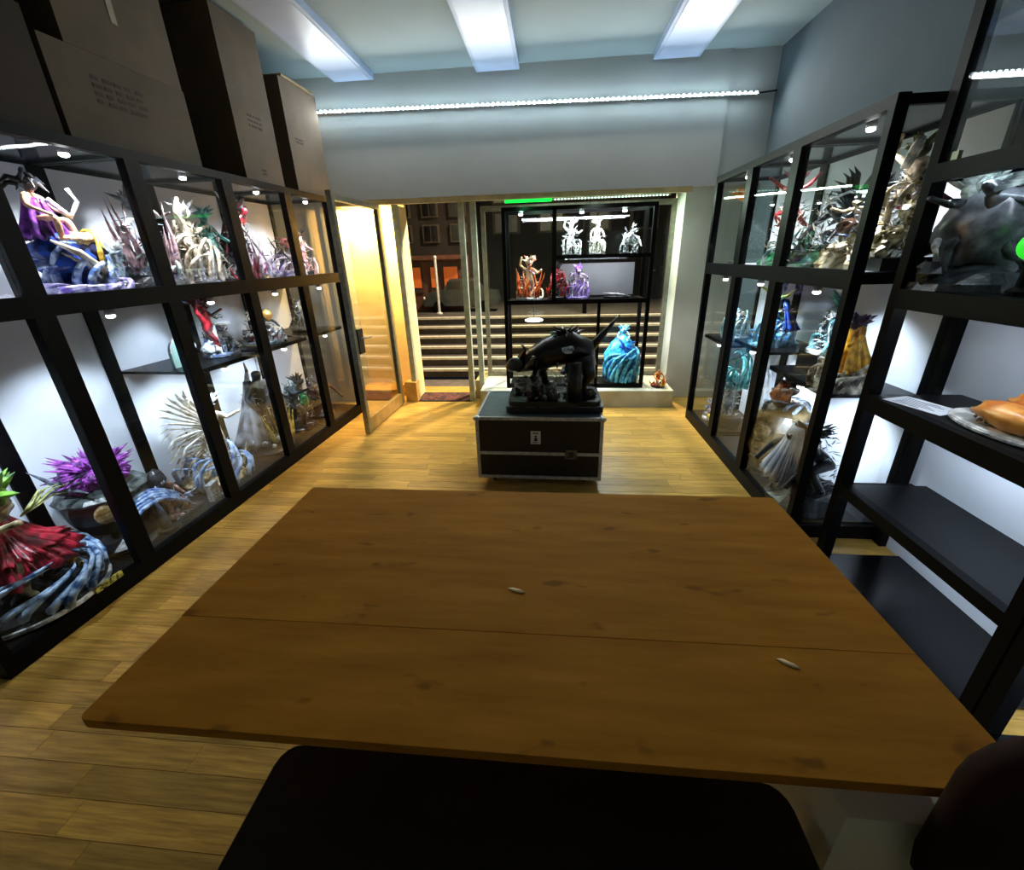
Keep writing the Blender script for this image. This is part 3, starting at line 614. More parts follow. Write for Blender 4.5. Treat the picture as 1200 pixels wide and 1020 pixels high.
    def wing(s, c, n, ln, mat, a0, a1, th=.016, dy=.03, name='wing', flat=.35):
        for i in range(n):
            u = i / max(1, n - 1); a = a0 + (a1 - a0) * u; L_ = ln * (1 - .45 * abs(u - .35)); d = Vector((math.cos(a), dy * (i % 3), math.sin(a)))
            m = MB(); m.tube([Vector(c), Vector(c) + d * L_ * .35 + Vector((0, 0, .03 * ln)), Vector(c) + d * L_ * .75 + Vector((0, dy, .02 * ln)), Vector(c) + d * L_ - Vector((0, 0, .05 * ln))], [th * .6, th, th * .8, .001], 6, flat); m.build('feather' if name == 'wing' else name, mat, s.t, True)
        return s
    def horn(s, pts, r, mat, name='horn', n=8):
        k = len(pts); MB().tube(pts, [r * (1 - i / (k - .6)) + .001 for i in range(k)], n).build(name, mat, s.t, True); return s
    def tubes(s, name, mat, lst, n=8, flat=1.0):
        m = MB()
        for pts, rad in lst: m.tube(pts, rad, n, flat)
        m.build(name, mat, s.t, True); return s
    def part(s, name, mat, mb, smooth=False): mb.build(name, mat, s.t, smooth); return s
SH, FL = 1.581, .101
DARK, GREY, CREAM, PINK, RED = P_('#1c1d22', '#0b0b0e'), P_('#7c8188', '#2b2e33'), P_('#f0e6cf', '#8d8068'), P_('#e0b9c0', '#6b5058'), P_('#b01824', '#3d060b')
BLUE, BLUEW, PURP, YEL, GOLD, GREEN, TEAL, SKIN, WHT, ORANGE = P_('#1f55c4', '#0c1e58'), P_('#cfe0f7', '#3d5c94'), P_('#8a3fb0', '#32124a'), P_('#f2d257', '#8f6a1c'), P_('#c98f3e', '#5a3a14'), P_('#1c8a4e', '#083a24'), P_('#79c9c4', '#2a6d74'), P_('#e8b894', '#9a6a4c'), P_('#f2f2f2', '#6f7378'), P_('#f0a040', '#a85a14')
CYAN = P_('#46d0ee', '#0f5fae'); TAN = P_('#a8926c', '#4c3f2b'); BROWN = P_('#5a3b26', '#22140c')
g1, g2, g3, g4, g5 = ('statues on the left upper shelf', 'statues on the left cabinet floor', 'statues on the left inner shelf', 'statues in the right cabinets', 'statues in the window case')
def left(name, label, s_, tt, z, seed, g, turn=0): return St(name, label, LP(s_, tt, z), LA + turn, g, seed)
def right(name, label, Y, X, z, seed, g=g4, turn=0): return St(name, label, (X, Y, z), -PI / 2 + turn, g, seed)

# --- left, upper shelf
a = left('seated_statue', 'purple clad figure seated on a blue and white wave ball, upper left shelf', 1.13, .27, SH, 11, g1)
a.base('disc', .2, .04, P_('#d8dcf4', '#5a4c9c')).part('wave_ball', BLUE, MB().blob((0, 0, .17), (.14, .13, .13), 18, 12, .2, 12, 3), True).part('cushion', P_('#f4e6c8', '#8c6a3c'), MB().blob((.04, -.03, .27), (.1, .08, .04), 14, 8, .2), True).part('dark_shell', P_('#22285c', '#0a0c24'), MB().blob((.08, -.02, .2), (.09, .09, .07), 14, 8, .25), True).tubes('pale_flame', P_('#f2ead8', '#9c8c74'), [([(-.12, -.1, .26), (-.04, -.14, .2), (.04, -.15, .12), (.1, -.12, .06)], [.006, .02, .018, .004]), ([(-.09, -.1, .2), (-.02, -.14, .14), (.02, -.15, .07)], [.004, .015, .004])])
a.swirl(14, .18, .2, BLUEW, .022, z0=.03, curl=1.5).swirl(7, .16, .26, YEL, .016, 'gold_band', 1.2, z0=.05, a0=-1, a1=1.2).fig('sit', .34, .25, SKIN, -.05, 0, .4)
a.cloak(.46, .27, .04, .1, PURP, 0, dx=-.05, name='dress', arc=6.0).hair((-.05, 0, .53), 12, .1, .018, DARK, .1, droop=.5).tubes('arm', WHT, [([(-.01, -.03, .46), (.06, -.05, .38), (.12, -.05, .46), (.09, -.05, .52)], [.014, .013, .012, .01])]).swirl(8, .22, .06, P_('#e9e4fb', '#7059b8'), .02, 'foam', .8, 0, .9)
a = left('crowded_statue', 'pinkish grey clustered statue right of the purple clad figure', 1.66, .33, SH, 12, g1)
a.base('rock', .19, .1, DARK).rocks(14, .17, .06, GREY, .05, .16).flames(26, .14, .42, PINK, .024, 'blossom_spray', .08).fig('reach', .3, .22, P_('#b8a8a8', '#4a4044'), .04, -.06).swirl(10, .18, .2, P_('#cfd6d2', '#4d5a58'), .018, 'ribbon').hair((.02, .02, .5), 14, .1, .02, GREY)
a = left('small_statue', 'small grey and blue figure between purple figure and pink cluster', 1.4, .28, SH, 13, g1)
a.base('disc', .09, .03, DARK).fig('lunge', .24, .03, P_('#9fb0bf', '#35424e')).cloak(.2, .05, .03, .09, BLUEW, .02).hair((0, -.03, .235), 9, .05, .012, WHT)
a = left('white_statue', 'cream white swordsman statue wrapped in swirling ribbons', 1.98, .28, SH, 14, g1)
a.base('rock', .15, .07, GREY).swirl(16, .16, .3, CREAM, .022, 'ribbon', 1.7).fig('reach', .42, .07, CREAM, 0, 0, .3).cloak(.42, .1, .05, .16, CREAM, .03, arc=3).hair((0, -.01, .47), 14, .09, .018, WHT).flames(14, .15, .24, WHT, .018, 'spray').tubes('sword', WHT, [([(.1, -.06, .3), (.2, -.1, .12)], [.008, .004])])
a = left('green_statue', 'pale teal and grey statue beside the cream swordsman', 2.24, .36, SH, 15, g1)
a.base('rock', .12, .06, DARK).fig('stand', .42, .06, P_('#6fb8a8', '#2a5a54')).cloak(.4, .1, .05, .15, P_('#7f9f9c', '#3b4d4e'), .02, arc=4).hair((0, 0, .48), 12, .08, .017, TEAL).flames(10, .12, .2, WHT, .015, 'spray')
a = left('red_statue', 'dark red and black statue with a tall white ridge, upper left shelf', 2.5, .3, SH, 16, g1)
a.base('rock', .17, .08, DARK).fig('leap', .46, .08, P_('#7c1d24', '#1b0a0c')).cloak(.5, .12, .05, .19, P_('#5a1a1e', '#17090a'), .03, arc=3.4).flames(18, .16, .34, P_('#e6d9e6', '#7d5a7d'), .02, 'spray', .04).tubes('spear', WHT, [([(-.2, -.05, .64), (.05, -.08, .3), (.17, -.1, .1)], [.006, .012, .004])]).flames(12, .17, .2, P_('#c03a4a', '#4d1018'), .02).hair((.04, -.03, .56), 12, .12, .018, DARK)
a = left('low_statue', 'low dark blue statue with white and pink spray, upper left shelf', 3.02, .3, SH, 17, g1)
a.base('disc', .15, .05, P_('#c8c8e0', '#4a4a78')).fig('crouch', .36, .05, P_('#2e3a66', '#10142a')).swirl(14, .17, .2, P_('#e8e2f2', '#77629a'), .018).hair((0, -.08, .28), 10, .09, .015, P_('#e27ba0', '#6b2340')).horn([(-.15, 0, .1), (-.08, 0, .24), (-.16, 0, .34)], .015, DARK, 'blade')
a = left('end_statue', 'pink and teal statue at the far end of the left upper shelf', 3.36, .3, SH, 18, g1, .3)
a.base('disc', .1, .04, DARK).fig('stand', .36, .04, P_('#d8a0a8', '#6a3a48')).cloak(.34, .08, .04, .12, P_('#8fc2d0', '#386878'), .02).swirl(9, .12, .18, PINK, .014).hair((0, 0, .39), 10, .07, .014, DARK)
# --- left, cabinet floor
a = left('red_caped_statue', 'large red caped statue on a round blue ring base, nearest on the left', .38, .3, FL, 21, g2)
a.base('disc', .3, .05, DARK, edge=WHT).swirl(22, .3, .2, P_('#b9d4f2', '#26497c'), .024, curl=1.5, z0=.03, rin=.85).rocks(16, .2, .06, P_('#24323e', '#0c1318'), .04, .08)
a.fig('lunge', .58, .1, P_('#d8c8a0', '#6d5f3c'), -.02, .02, .3).cloak(.5, .2, .05, .24, P_('#d03048', '#5a0a16'), 0, folds=7, arc=4.6, rz=-.4).cloak(.42, .3, .05, .2, P_('#c02038', '#5a0a16'), -.02, folds=9, name='sash', arc=2.6, rz=-1.6).hair((0, -.07, .62), 16, .13, .03, P_('#8fc850', '#2c5a1c'), .3).wing((.08, -.05, .46), 4, .26, P_('#d8d890', '#70702c'), .1, .5, .014, name='streamer').balls(9, .27, .022, YEL, .04, .02, 'gem')
bx(.06, .2, -.312, -.304, .008, .042).build('name_plate', paint('#e8dc6a', '#2a2412', 60, .5), a.t)
a = left('purple_crested_statue', 'squat bronze pot-like statue under a spiky violet crest', .9, .36, FL, 22, g2)
a.base('rock', .24, .14, DARK).part('body', P_('#3c4444', '#15191a', 14), MB().lathe([(.0001, .1), (.14, .1), (.19, .2), (.2, .28), (.18, .36), (.13, .41), (.0001, .42)], 24, lobes=8, lobe_amp=.04)).part('shoulder_guard', P_('#5f6a68', '#20282a'), MB().lathe([(.18, .33), (.215, .335), (.22, .35), (.2, .37), (.17, .38)], 24, lobes=12, lobe_amp=.03))
a.part('face_disc', P_('#d9c08e', '#6d542c', 14), MB().blob((-.13, -.15, .27), (.06, .035, .06), 12, 8)).part('face_disc', P_('#c9a870', '#5c4420', 14), MB().blob((.08, -.17, .26), (.05, .03, .045), 12, 8)).part('crest_core', P_('#a04cb4', '#3c1050', 30), MB().blob((0, 0, .45), (.16, .16, .11), 16, 10, .2), True).hair((0, 0, .46), 130, .19, .022, P_('#c468d4', '#4c1660', 30), .2, 'crest', spread=1.5).hair((-.16, .02, .44), 14, .16, .016, P_('#6f7688', '#2b2f3a'), .2, 'dark_crest')
a = left('blue_wave', 'pale blue wave arch sculpture in front of the violet crested statue', 1.0, .13, FL, 23, g2, .1)
a.base('disc', .07, .02, DARK)
a.tubes('wave', P_('#b4cdf0', '#3c62a8'), [([(-.24 + .06 * k, -.01 * (k % 2) + .012 * i, .14 + .13 * math.sin((k + .5) / 8.5 * PI) + .016 * i - .012 * k) for k in range(9)], [.004, .011, .014, .015, .015, .014, .012, .009, .002]) for i in range(5)]).tubes('stem', P_('#5d7090', '#26344e'), [([(0, 0, .02), (-.01, 0, .14), (-.03, 0, .26)], [.03, .02, .012])]).hair((.21, 0, .13), 12, .06, .008, BLUEW, -.6, 'foam')
a = left('striped_statue', 'small dark hooded statue with pink and brown stripes by the second post', 1.12, .24, FL, 24, g2)
a.base('disc', .12, .03, DARK).fig('sit', .34, .03, P_('#c59484', '#4a2420')).cloak(.26, .04, .04, .13, P_('#7a4a48', '#281414'), .0, arc=5).part('hood', P_('#3a3a44', '#15151a'), MB().blob((0, .01, .29), (.06, .06, .07), 12, 8, .2), True).rocks(8, .11, .03, PINK, .02, .03)
a = left('white_winged_statue', 'white feathered statue with spread wing and tan column, left cabinet floor', 1.66, .34, FL, 25, g2)
a.base('rock', .2, .12, P_('#c9b48a', '#5c4a28')).tubes('column', P_('#d8c598', '#6e5a30', 30), [([(.1, .02, .08), (.12, .02, .3), (.09, 0, .52)], [.07, .055, .035])]).fig('reach', .5, .12, P_('#efe8d8', '#8d8468'), .06, -.02, -.4)
a.wing((.05, -.02, .42), 13, .46, P_('#f6f4ee', '#a8a294'), 1.9, 3.5, .024).wing((.06, .02, .3), 9, .38, P_('#eee6d0', '#9a8c68'), 2.6, 4.0, .02).swirl(20, .24, .26, P_('#c2d8f4', '#5f86c0'), .022, 'spray', 1.0).flames(20, .2, .2, P_('#efe3c0', '#8a7444'), .018, 'grass').hair((.06, -.03, .6), 14, .1, .018, WHT)
a = left('grey_cloaked_statue', 'tall grey cloaked statue with yellow flames and white beads at its foot', 2.13 + .1, .3, FL, 26, g2)
a.base('rock', .22, .1, DARK).cloak(.66, .1, .03, .2, P_('#8f949c', '#3f434a', 8), .0, dx=-.06, folds=4, arc=5.4).fig('stand', .66, .08, P_('#3c3f46', '#15161a'), .02, -.03).flames(22, .13, .36, P_('#f4e68a', '#b08f1c'), .022, z0=.06, dx=.08, dy=-.08).balls(26, .22, .028, WHT, .04, .08, 'bead').horn([(-.06, 0, .66), (-.03, 0, .74), (-.04, 0, .82)], .02, WHT).tubes('blade', P_('#d8dce2', '#7d838c'), [([(.22, -.02, .75), (.12, -.04, .5)], [.003, .014]), ([(.1, 0, .84), (.08, -.02, .6)], [.003, .012])])
a = left('dark_green_statue', 'dark statue with green gem and pale wing, left cabinet floor behind grey cloak', 2.72, .3, FL, 27, g2)
a.base('disc', .17, .04, DARK).fig('lunge', .56, .04, P_('#39464a', '#12181a')).wing((0, 0, .34), 7, .3, P_('#cfdcdc', '#5c6c70'), .3, 1.5, .016).part('gem', GREEN, MB().blob((.04, -.08, .3), (.05, .04, .08), 10, 8, .2)).cloak(.44, .06, .05, .18, P_('#54605f', '#20282a'), .03, arc=3).hair((0, -.07, .5), 10, .09, .016, DARK)
a = left('brown_statue', 'dim brown statue in the last left cabinet by the glass door', 3.14, .32, FL, 28, g2)
a.base('rock', .16, .08, BROWN).fig('crouch', .5, .06, P_('#6b5036', '#2b1d12')).flames(10, .14, .22, P_('#8a7a3c', '#3c3414'), .018, 'grass').cloak(.3, .06, .06, .17, BROWN, .04)
# small cards and trays on the left cabinet floor
o = tag(bx(-.045, .045, -.02, .02, 0, .13).build('white_card_box', paint('#c8ccd0', '#8d9196', 45, .6)), 'small grey white card box standing by the third left post', 'card box'); o.location = LP(1.37, .11, FL); o.rotation_euler = (0, 0, LA + .25)
bx(-.035, .035, -.0205, -.0202, .02, .09).build('printed_mark', paint('#6d7278', '#e2e4e6', 60, .6, bump=0), o)
for (s_, tt, w_, lab) in ((1.17, .16, .26, 'flat black pedestal with silver specks beside the card box'), (.3, -.0, .2, 'low grey patterned tile leaning near the first left cabinet corner')):
    t = empty('pedestal', lab, 'pedestal', LP(s_, tt if s_ > 1 else .13, FL), LA + .1)
    bx(-w_ / 2, w_ / 2, -.05, .05, 0, .025).build('plate', paint('#23252c', '#14151a', 30, .35), t)
    m = MB()
    for i in range(5): m.box(-w_ / 2 + .02 + i * w_ / 6, -w_ / 2 + .045 + i * w_ / 6, -.03, .02, .025, .034)
    m.build('silver_fitting', paint('#cfd2d6', '#7f8288', 40, .3, .6), t)
# --- left, inner shelf (z 1.03)
t = empty('green_disc', 'pale green round arched plaque standing on the left inner shelf', 'plaque', LP(1.66, .3, 1.031), LA)
m = MB(); pts = [(-.1, 0)] + [(.1 * math.cos(R(180 - q)), .1 + .1 * math.sin(R(180 - q))) for q in range(0, 181, 15)] + [(.1, 0)]; n = len(pts)
m.add([(x, -.012, z) for x, z in pts] + [(x, .012, z) for x, z in pts], [tuple(range(n)), tuple(range(2 * n - 1, n - 1, -1))] + [(i, n + i, n + (i + 1) % n, (i + 1) % n) for i in range(n)]); m.build('plaque', paint('#a9c9bd', '#9abcb0', 5, .4, bump=.02), t)
MB().tube([(x * 1.05, -.013, z * 1.03 + .004) for x, z in pts[1:-1]], .008, 6).build('rim', WHT, t)
a = left('red_black_statue', 'red and black leaning statue with white skirt on the left inner shelf', 2.0, .3, 1.031, 31, g3)
a.base('disc', .13, .03, P_('#d8e2f4', '#5a6e9c')).fig('reach', .38, .03, P_('#a82430', '#2a070b'), -.03, 0, .3, -.2).cloak(.24, .04, .04, .13, WHT, .0, arc=5).hair((-.1, -.01, .4), 16, .12, .02, P_('#7a1520', '#1c0507')).swirl(8, .12, .14, P_('#c8d8f0', '#4c689c'), .014).flames(8, .1, .2, DARK, .016, 'spray')
a = left('gold_faced_statue', 'black and white statue with golden head and red sash on inner shelf', 2.5, .3, 1.031, 32, g3)
a.base('disc', .17, .03, P_('#cfe0ec', '#4a6c80')).swirl(14, .18, .12, P_('#f2f2f4', '#3c3c44'), .02).fig('crouch', .34, .03, P_('#2c2c34', '#0c0c10')).part('head', GOLD, MB().blob((0, -.08, .24), (.045, .04, .05), 12, 8, .15), True).swirl(6, .16, .06, P_('#d03044', '#5c0c16'), .018, 'sash', z0=.02).flames(10, .14, .2, WHT, .012, 'spray')
a = left('striped_small_statue', 'small black and white statue at far end of left inner shelf', 3.08, .3, 1.031, 33, g3)
a.base('disc', .1, .03, DARK).fig('stand', .28, .03, P_('#9298a0', '#22252a')).cloak(.2, .04, .03, .1, P_('#c4c8cf', '#3d4046'), .02).hair((0, 0, .29), 8, .06, .012, WHT)

# --- right cabinets, upper shelf
a = right('orange_star_statue', 'orange winged ornament hung high in the far right cabinet corner', 4.22, 1.66, SH, 41)
a.base('disc', .05, .02, DARK).tubes('stand', BLACK, [([(0, 0, .02), (0, 0, .5)], [.006, .006])]).hair((0, 0, .55), 22, .1, .02, ORANGE, 0, 'ray')
a = right('red_green_statue', 'red figure with white beam over a green and white base, right upper shelf', 3.46, 1.72, SH, 42)
a.base('rock', .17, .1, GREEN).swirl(12, .17, .26, P_('#e2ece8', '#49706a'), .02).fig('leap', .38, .16, P_('#b43a40', '#3c1014'), 0, -.02).tubes('beam', WHT, [([(-.1, -.06, .38), (.15, -.06, .4)], [.014, .01]), ([(.0, -.06, .4), (.06, -.04, .58)], [.006, .01])]).flames(12, .15, .3, P_('#2f9a64', '#0b3c28'), .02, z0=.02).hair((.03, -.04, .53), 12, .1, .016, P_('#6a1a22', '#1a0608')).rocks(8, .15, .04, DARK, .04, .1)
a = right('black_winged_statue', 'large black winged statue with white dots on a green base', 2.94, 1.74, SH, 43)
a.base('rock', .24, .1, P_('#1c6a40', '#0a2c1c')).fig('crouch', .46, .06, P_('#1e2226', '#08090b'), 0, .04).wing((0, .06, .3), 9, .36, P_('#22262a', '#0a0c0e'), -.2, 1.2, .03, .02).wing((0, .06, .3), 9, .36, P_('#22262a', '#0a0c0e'), 1.9, 3.3, .03, .02).tubes('wing_edge', P_('#dfe8ee', '#7a868e'), [([(-.3, .03, .3), (-.2, .03, .4), (0, .02, .42), (.22, .03, .38), (.33, .04, .3)], [.004, .008, .009, .008, .003])]).balls(12, .2, .012, WHT, .3, .08, 'stud', .2).rocks(10, .2, .05, P_('#2c3a34', '#0e1612'), .03, .08)
a = right('cream_statue', 'cream and brown rocky statue in the near right cabinet', 2.64, 1.66, SH, 44)
a.base('rock', .15, .12, P_('#d8cfa6', '#6a5f3a')).rocks(16, .14, .05, P_('#efe6c4', '#7a6d48'), .05, .14).fig('lunge', .26, .12, P_('#e6d6ae', '#70603c')).cloak(.32, .2, .03, .12, P_('#f4eed8', '#8d8260'), .02, arc=3).part('face', BROWN, MB().blob((0, -.06, .22), (.05, .04, .04), 10, 7, .2)).flames(10, .13, .16, CREAM, .018, 'grass')
a = right('red_white_statue', 'tall statue of red, white and cream layers at the corner of right cabinet', 2.46, 1.74, SH, 45)
a.base('box', .12, .06, DARK).rocks(26, .13, .045, P_('#e8dcae', '#5c5230'), .06, .26).fig('reach', .36, .2, P_('#e8d8c0', '#6c5a3c'), 0, 0, .5).cloak(.4, .3, .05, .13, P_('#c84050', '#4c1018'), .02, arc=3.6).tubes('banner', WHT, [([(.0, -.05, .46), (.04, -.05, .54), (.06, -.05, .58)], [.018, .024, .014])], flat=.3).swirl(7, .12, .1, P_('#f2e4c8', '#8c7c50'), .016, 'sash', z0=.3).shards(40, .13, .1, .5, WHT, .03).hair((0, 0, .54), 10, .08, .018, P_('#6a6a30', '#2a2a10'))
# --- right cabinets, inner shelf
a = right('pale_teal_statue', 'pale teal arch-backed statue at the far end of right inner shelf', 4.1, 1.72, .921, 46)
a.base('disc', .11, .03, WHT).fig('sit', .3, .03, P_('#bfe0e2', '#4c8088')).swirl(10, .12, .26, P_('#d4ecee', '#5c98a0'), .014, 'arch', .6)
a = right('blue_green_statue', 'blue and yellow-green statue on cyan spray, right inner shelf', 3.42, 1.72, 1.001, 47)
a.base('rock', .15, .08, P_('#8fd8f0', '#2a78b0')).swirl(16, .16, .2, P_('#a8e4f4', '#2c86c0'), .018).fig('leap', .3, .1, P_('#b6b23c', '#3c5a1c'), -.02).cloak(.34, .12, .04, .14, P_('#2c58c8', '#102258'), .03, arc=3.4).hair((0, 0, .42), 12, .08, .016, P_('#7cc4a0', '#24583c'))
bx(-.14, .14, -.1, .1, 0, .12).build('riser', DECK, tag(empty('display_riser', 'black riser block carrying the dark teal statue', 'stand', (1.8, 2.86, .931), -PI / 2), 'black riser block carrying the dark teal statue', 'stand'))
a = right('dark_teal_statue', 'dark teal pillar-like statue standing on a black riser', 2.86, 1.8, 1.052, 48)
a.base('disc', .12, .03, WHT).fig('stand', .32, .03, P_('#3c6a70', '#122c30')).cloak(.28, .05, .04, .1, P_('#2c5058', '#0e2226'), .01, arc=5).swirl(8, .12, .14, P_('#a8dce0', '#3c8890'), .016).hair((0, 0, .33), 10, .07, .014, TEAL)
a = right('yellow_statue', 'yellow clad statue with dark purple hair on a white swirl base', 2.5, 1.7, .931, 49)
a.base('rock', .15, .08, P_('#f0e8d0', '#7c705a')).swirl(20, .16, .16, P_('#f6f2e6', '#4c463a'), .02).fig('stand', .36, .06, P_('#f2b830', '#a8701c')).cloak(.3, .12, .05, .12, P_('#f6c440', '#b07a20'), .0, arc=4.8, name='robe').hair((0, 0, .37), 14, .07, .02, P_('#4a2a5c', '#1c0c26'))
# --- right cabinets, floor
a = right('teal_low_statue', 'small teal wave statue behind the large tan bust, right cabinet floor', 3.98, 1.72, FL, 50)
a.base('disc', .14, .1, DARK).tubes('column', P_('#a8b4b8', '#4c585c'), [([(0, 0, .1), (0, 0, .42)], [.05, .045])]).swirl(14, .14, .3, TEAL, .02, z0=.38).fig('crouch', .24, .4, P_('#5cb4b8', '#1c5c64'))
a = right('tan_bust', 'large tan rounded bust with small orange face and white shoulder, right floor', 3.08, 1.76, FL, 51)
a.part('body', P_('#8c7c5e', '#3c3324', 9), MB().lathe([(.0001, 0), (.2, 0), (.24, .1), (.25, .22), (.22, .36), (.16, .46), (.09, .52), (.0001, .54)], 26, (0, 0, 0), .04, 7)).part('chest_plate', P_('#b8a888', '#5c4c34', 12), MB().blob((.08, -.19, .34), (.09, .05, .07), 12, 8, .15)).part('head', P_('#e0803c', '#6a2410', 20), MB().blob((0, -.06, .6), (.07, .065, .085), 14, 10, .2), True).cloak(.52, .2, .12, .27, P_('#e4dcd6', '#7a6a66'), .02, folds=6, arc=2.6, rz=2.6).swirl(7, .16, .1, P_('#c8d8ea', '#4c6888'), .02, 'collar', z0=.46).tubes('fold', P_('#7a6a4c', '#2c2416'), [([(-.2, -.12, .12 + .07 * i), (-.05, -.24, .1 + .07 * i), (.12, -.21, .14 + .07 * i), (.22, -.08, .13 + .07 * i)], [.01, .018, .018, .008]) for i in range(3)]).hair((0, 0, .64), 12, .08, .025, P_('#3a2418', '#140a06'), .2)
a = right('black_white_statue', 'black spiked statue draped in a jagged white cloth, near right cabinet floor', 2.56, 1.68, FL, 52)
a.base('rock', .2, .14, DARK).fig('crouch', .6, .12, DARK).cloak(.56, .2, .06, .18, P_('#f2f5fc', '#a8b2d0', 8), -.1, folds=8, arc=2.2, rz=-1.5).hair((0, -.04, .5), 34, .11, .022, DARK, .1, 'spine').rocks(12, .18, .06, DARK, .04, .2)
a = right('little_pink_statue', 'little pink and white statue on the floor of the far right cabinet', 4.12, 1.66, FL, 53)
a.base('disc', .11, .03, WHT).fig('sit', .24, .03, P_('#e0c8c8', '#8a5c60')).swirl(8, .11, .08, WHT, .016).part('fan', YEL, MB().blob((.05, -.06, .05), (.06, .03, .03), 10, 6))
# --- open rack
a = St('grey_statue', 'big dark grey hunched statue with white mane on the open rack', (1.83, 2.07, 1.511), -PI / 2, None, 54)
a.base('rock', .22, .12, P_('#3c4146', '#1c1f22')).part('body', P_('#74797e', '#3c4044', 12), MB().blob((-.03, 0, .2), (.2, .14, .2), 18, 12, .3, 7, 5), True).fig('lunge', .42, .05, P_('#565c62', '#25282c'), .06, -.05).hair((-.1, -.02, .4), 34, .13, .026, P_('#dce8e2', '#6c7c78'), .2, 'mane').wing((.1, .03, .28), 6, .2, P_('#7c8c90', '#2c3638'), .1, .9, .02).rocks(10, .19, .05, P_('#4c5056', '#1c1e22'), .02, .1).tubes('claw', WHT, [([(-.05, -.16, .2), (.0, -.2, .17), (.02, -.19, .13)], [.016, .012, .003])])
a = St('orange_statue', 'orange sculpted shoe-like statue on a white oval base, open rack', (1.82, 1.66, 1.001), -PI / 2, None, 55)
a.base('disc', .24, .025, P_('#e8e6e2', '#9c9a96'), sy=.62, edge=WHT).part('shell', P_('#f0a54c', '#b8641c', 10), MB().blob((.04, -.06, .075), (.15, .08, .055), 16, 10, .15, 6, 2), True).part('shell', P_('#f4b05a', '#b8641c', 10), MB().blob((.05, .03, .115), (.14, .07, .05), 16, 10, .15, 6, 3), True).part('cuff', P_('#c87a34', '#6a3610', 14), MB().lathe([(.03, .0), (.045, .01), (.045, .1), (.04, .11), (.0001, .11)], 16, (.0, .05, .13))).part('trunk', P_('#6a4830', '#2a180c', 16), MB().lathe([(.1, .02), (.09, .1), (.075, .22), (.06, .28), (.0001, .29)], 18, (.16, .07, 0), .03, 12)).balls(40, .2, .012, P_('#f0e2d4', '#5c4a38'), .02, .02, 'foam', .62)
# paper sheet and green orb
t = empty('paper_sheet', 'white printed paper sheet lying beside the orange statue', 'paper', (1.72, 1.98, 1.002), R(-72))
bx(-.12, .12, -.075, .075, 0, .002).build('sheet', paint('#eceff6', '#e2e6ee', 3, .6, bump=0), t)
m = MB()
for i in range(6): m.box(-.09, .02 + .05 * ((i * 5) % 3) / 2, -.055 + i * .019, -.048 + i * .019, .002, .0024)
m.build('printed_lines', paint('#6a7488', rough=.7, bump=0), t)
t = empty('green_orb', 'glowing green orb at the right edge of the open rack', 'orb lamp', (1.74, 1.775, 1.511))
MB().lathe([(.04, 0), (.04, .015), (.02, .03), (.015, .1), (.03, .12)], 14).build('stand', BLACK, t); MB().blob((0, 0, .172), .052, 18, 12).build('orb', emit('#2fd62f', 1.0), t, True)
# --- window case
WZ, WS = .231, 1.222
def win(name, label, X, z, seed): return St(name, label, (X, 5.07, z), 0, g5, seed)
a = win('orange_red_statue', 'orange and white flaming statue on the left of window case shelf', -.25, WS, 61)
a.base('disc', .15, .03, WHT).fig('reach', .38, .03, P_('#f2d8b0', '#a8541c')).flames(22, .14, .34, P_('#f28a3c', '#a81c10'), .022, z0=.02).hair((0, -.01, .41), 12, .09, .018, P_('#e8e0d0', '#a86040')).swirl(8, .15, .14, P_('#fae8d0', '#d06030'), .016)
a = win('crimson_statue', 'crimson statue beside the window case divider', .08, WS, 62)
a.base('disc', .1, .03, DARK).fig('stand', .34, .03, RED).cloak(.32, .06, .04, .12, P_('#d83a2c', '#5c0c0a'), .02, arc=3.6).flames(8, .1, .2, P_('#e8503c', '#6a100c'), .018).hair((0, 0, .36), 8, .07, .014, DARK)
a = win('violet_statue', 'violet and white statue right of the crimson one in window', .3, WS, 63)
a.base('disc', .13, .03, P_('#c8b0f0', '#5c3c9c')).fig('lunge', .34, .03, P_('#e8dcf6', '#7450a8')).swirl(14, .13, .22, P_('#d8c0f8', '#6c40b4'), .016).flames(10, .12, .26, WHT, .014, 'spray').hair((0, -.05, .32), 12, .08, .014, P_('#b07ae0', '#40206c'))
a = win('white_low_statue', 'low pale curved piece on the right of window case shelf', .75, WS, 64)
a.base('disc', .15, .02, DARK, .5).tubes('blade', P_('#e6e8ea', '#8c9094'), [([(-.16, -.05, .06), (0, -.06, .045), (.16, -.05, .02)], [.004, .016, .004])]).tubes('support', BLACK, [([(0, -.05, .02), (0, -.05, .04)], [.01, .01])])
a = win('blue_statue', 'bright cyan coiled statue at the bottom right of window case', .86, WZ, 65)
a.base('disc', .2, .05, P_('#7c8c94', '#2c363a'), .8).part('body', CYAN, MB().lathe([(.0001, .03), (.17, .04), (.2, .18), (.19, .34), (.13, .48), (.05, .56), (.0001, .58)], 26, (0, 0, 0), .05, 7, 1, .8), True).swirl(22, .2, .36, P_('#7ce6f6', '#1478c8'), .026, 'coil', 2.0, .03, .9).swirl(14, .15, .3, P_('#2c6cd0', '#0c2c7c'), .022, 'coil', -1.8, .22, .8).fig('sit', .28, .42, P_('#a0e8f4', '#2888c8')).hair((0, 0, .62), 14, .08, .018, P_('#b8f0fa', '#3aa0d0'))
a = win('tall_grey_statue', 'grey statue on the left floor of the window case', .3, WZ, 66)
a.base('disc', .14, .05, DARK).fig('stand', .56, .05, GREY).cloak(.5, .08, .05, .15, P_('#5a6068', '#1e2226'), .02, arc=4).hair((0, 0, .58), 10, .09, .016, DARK)
a = St('orange_figurine', 'little orange and gold figurine on the platform by the window pier', (1.28, 4.92, .201), 0, None, 67)
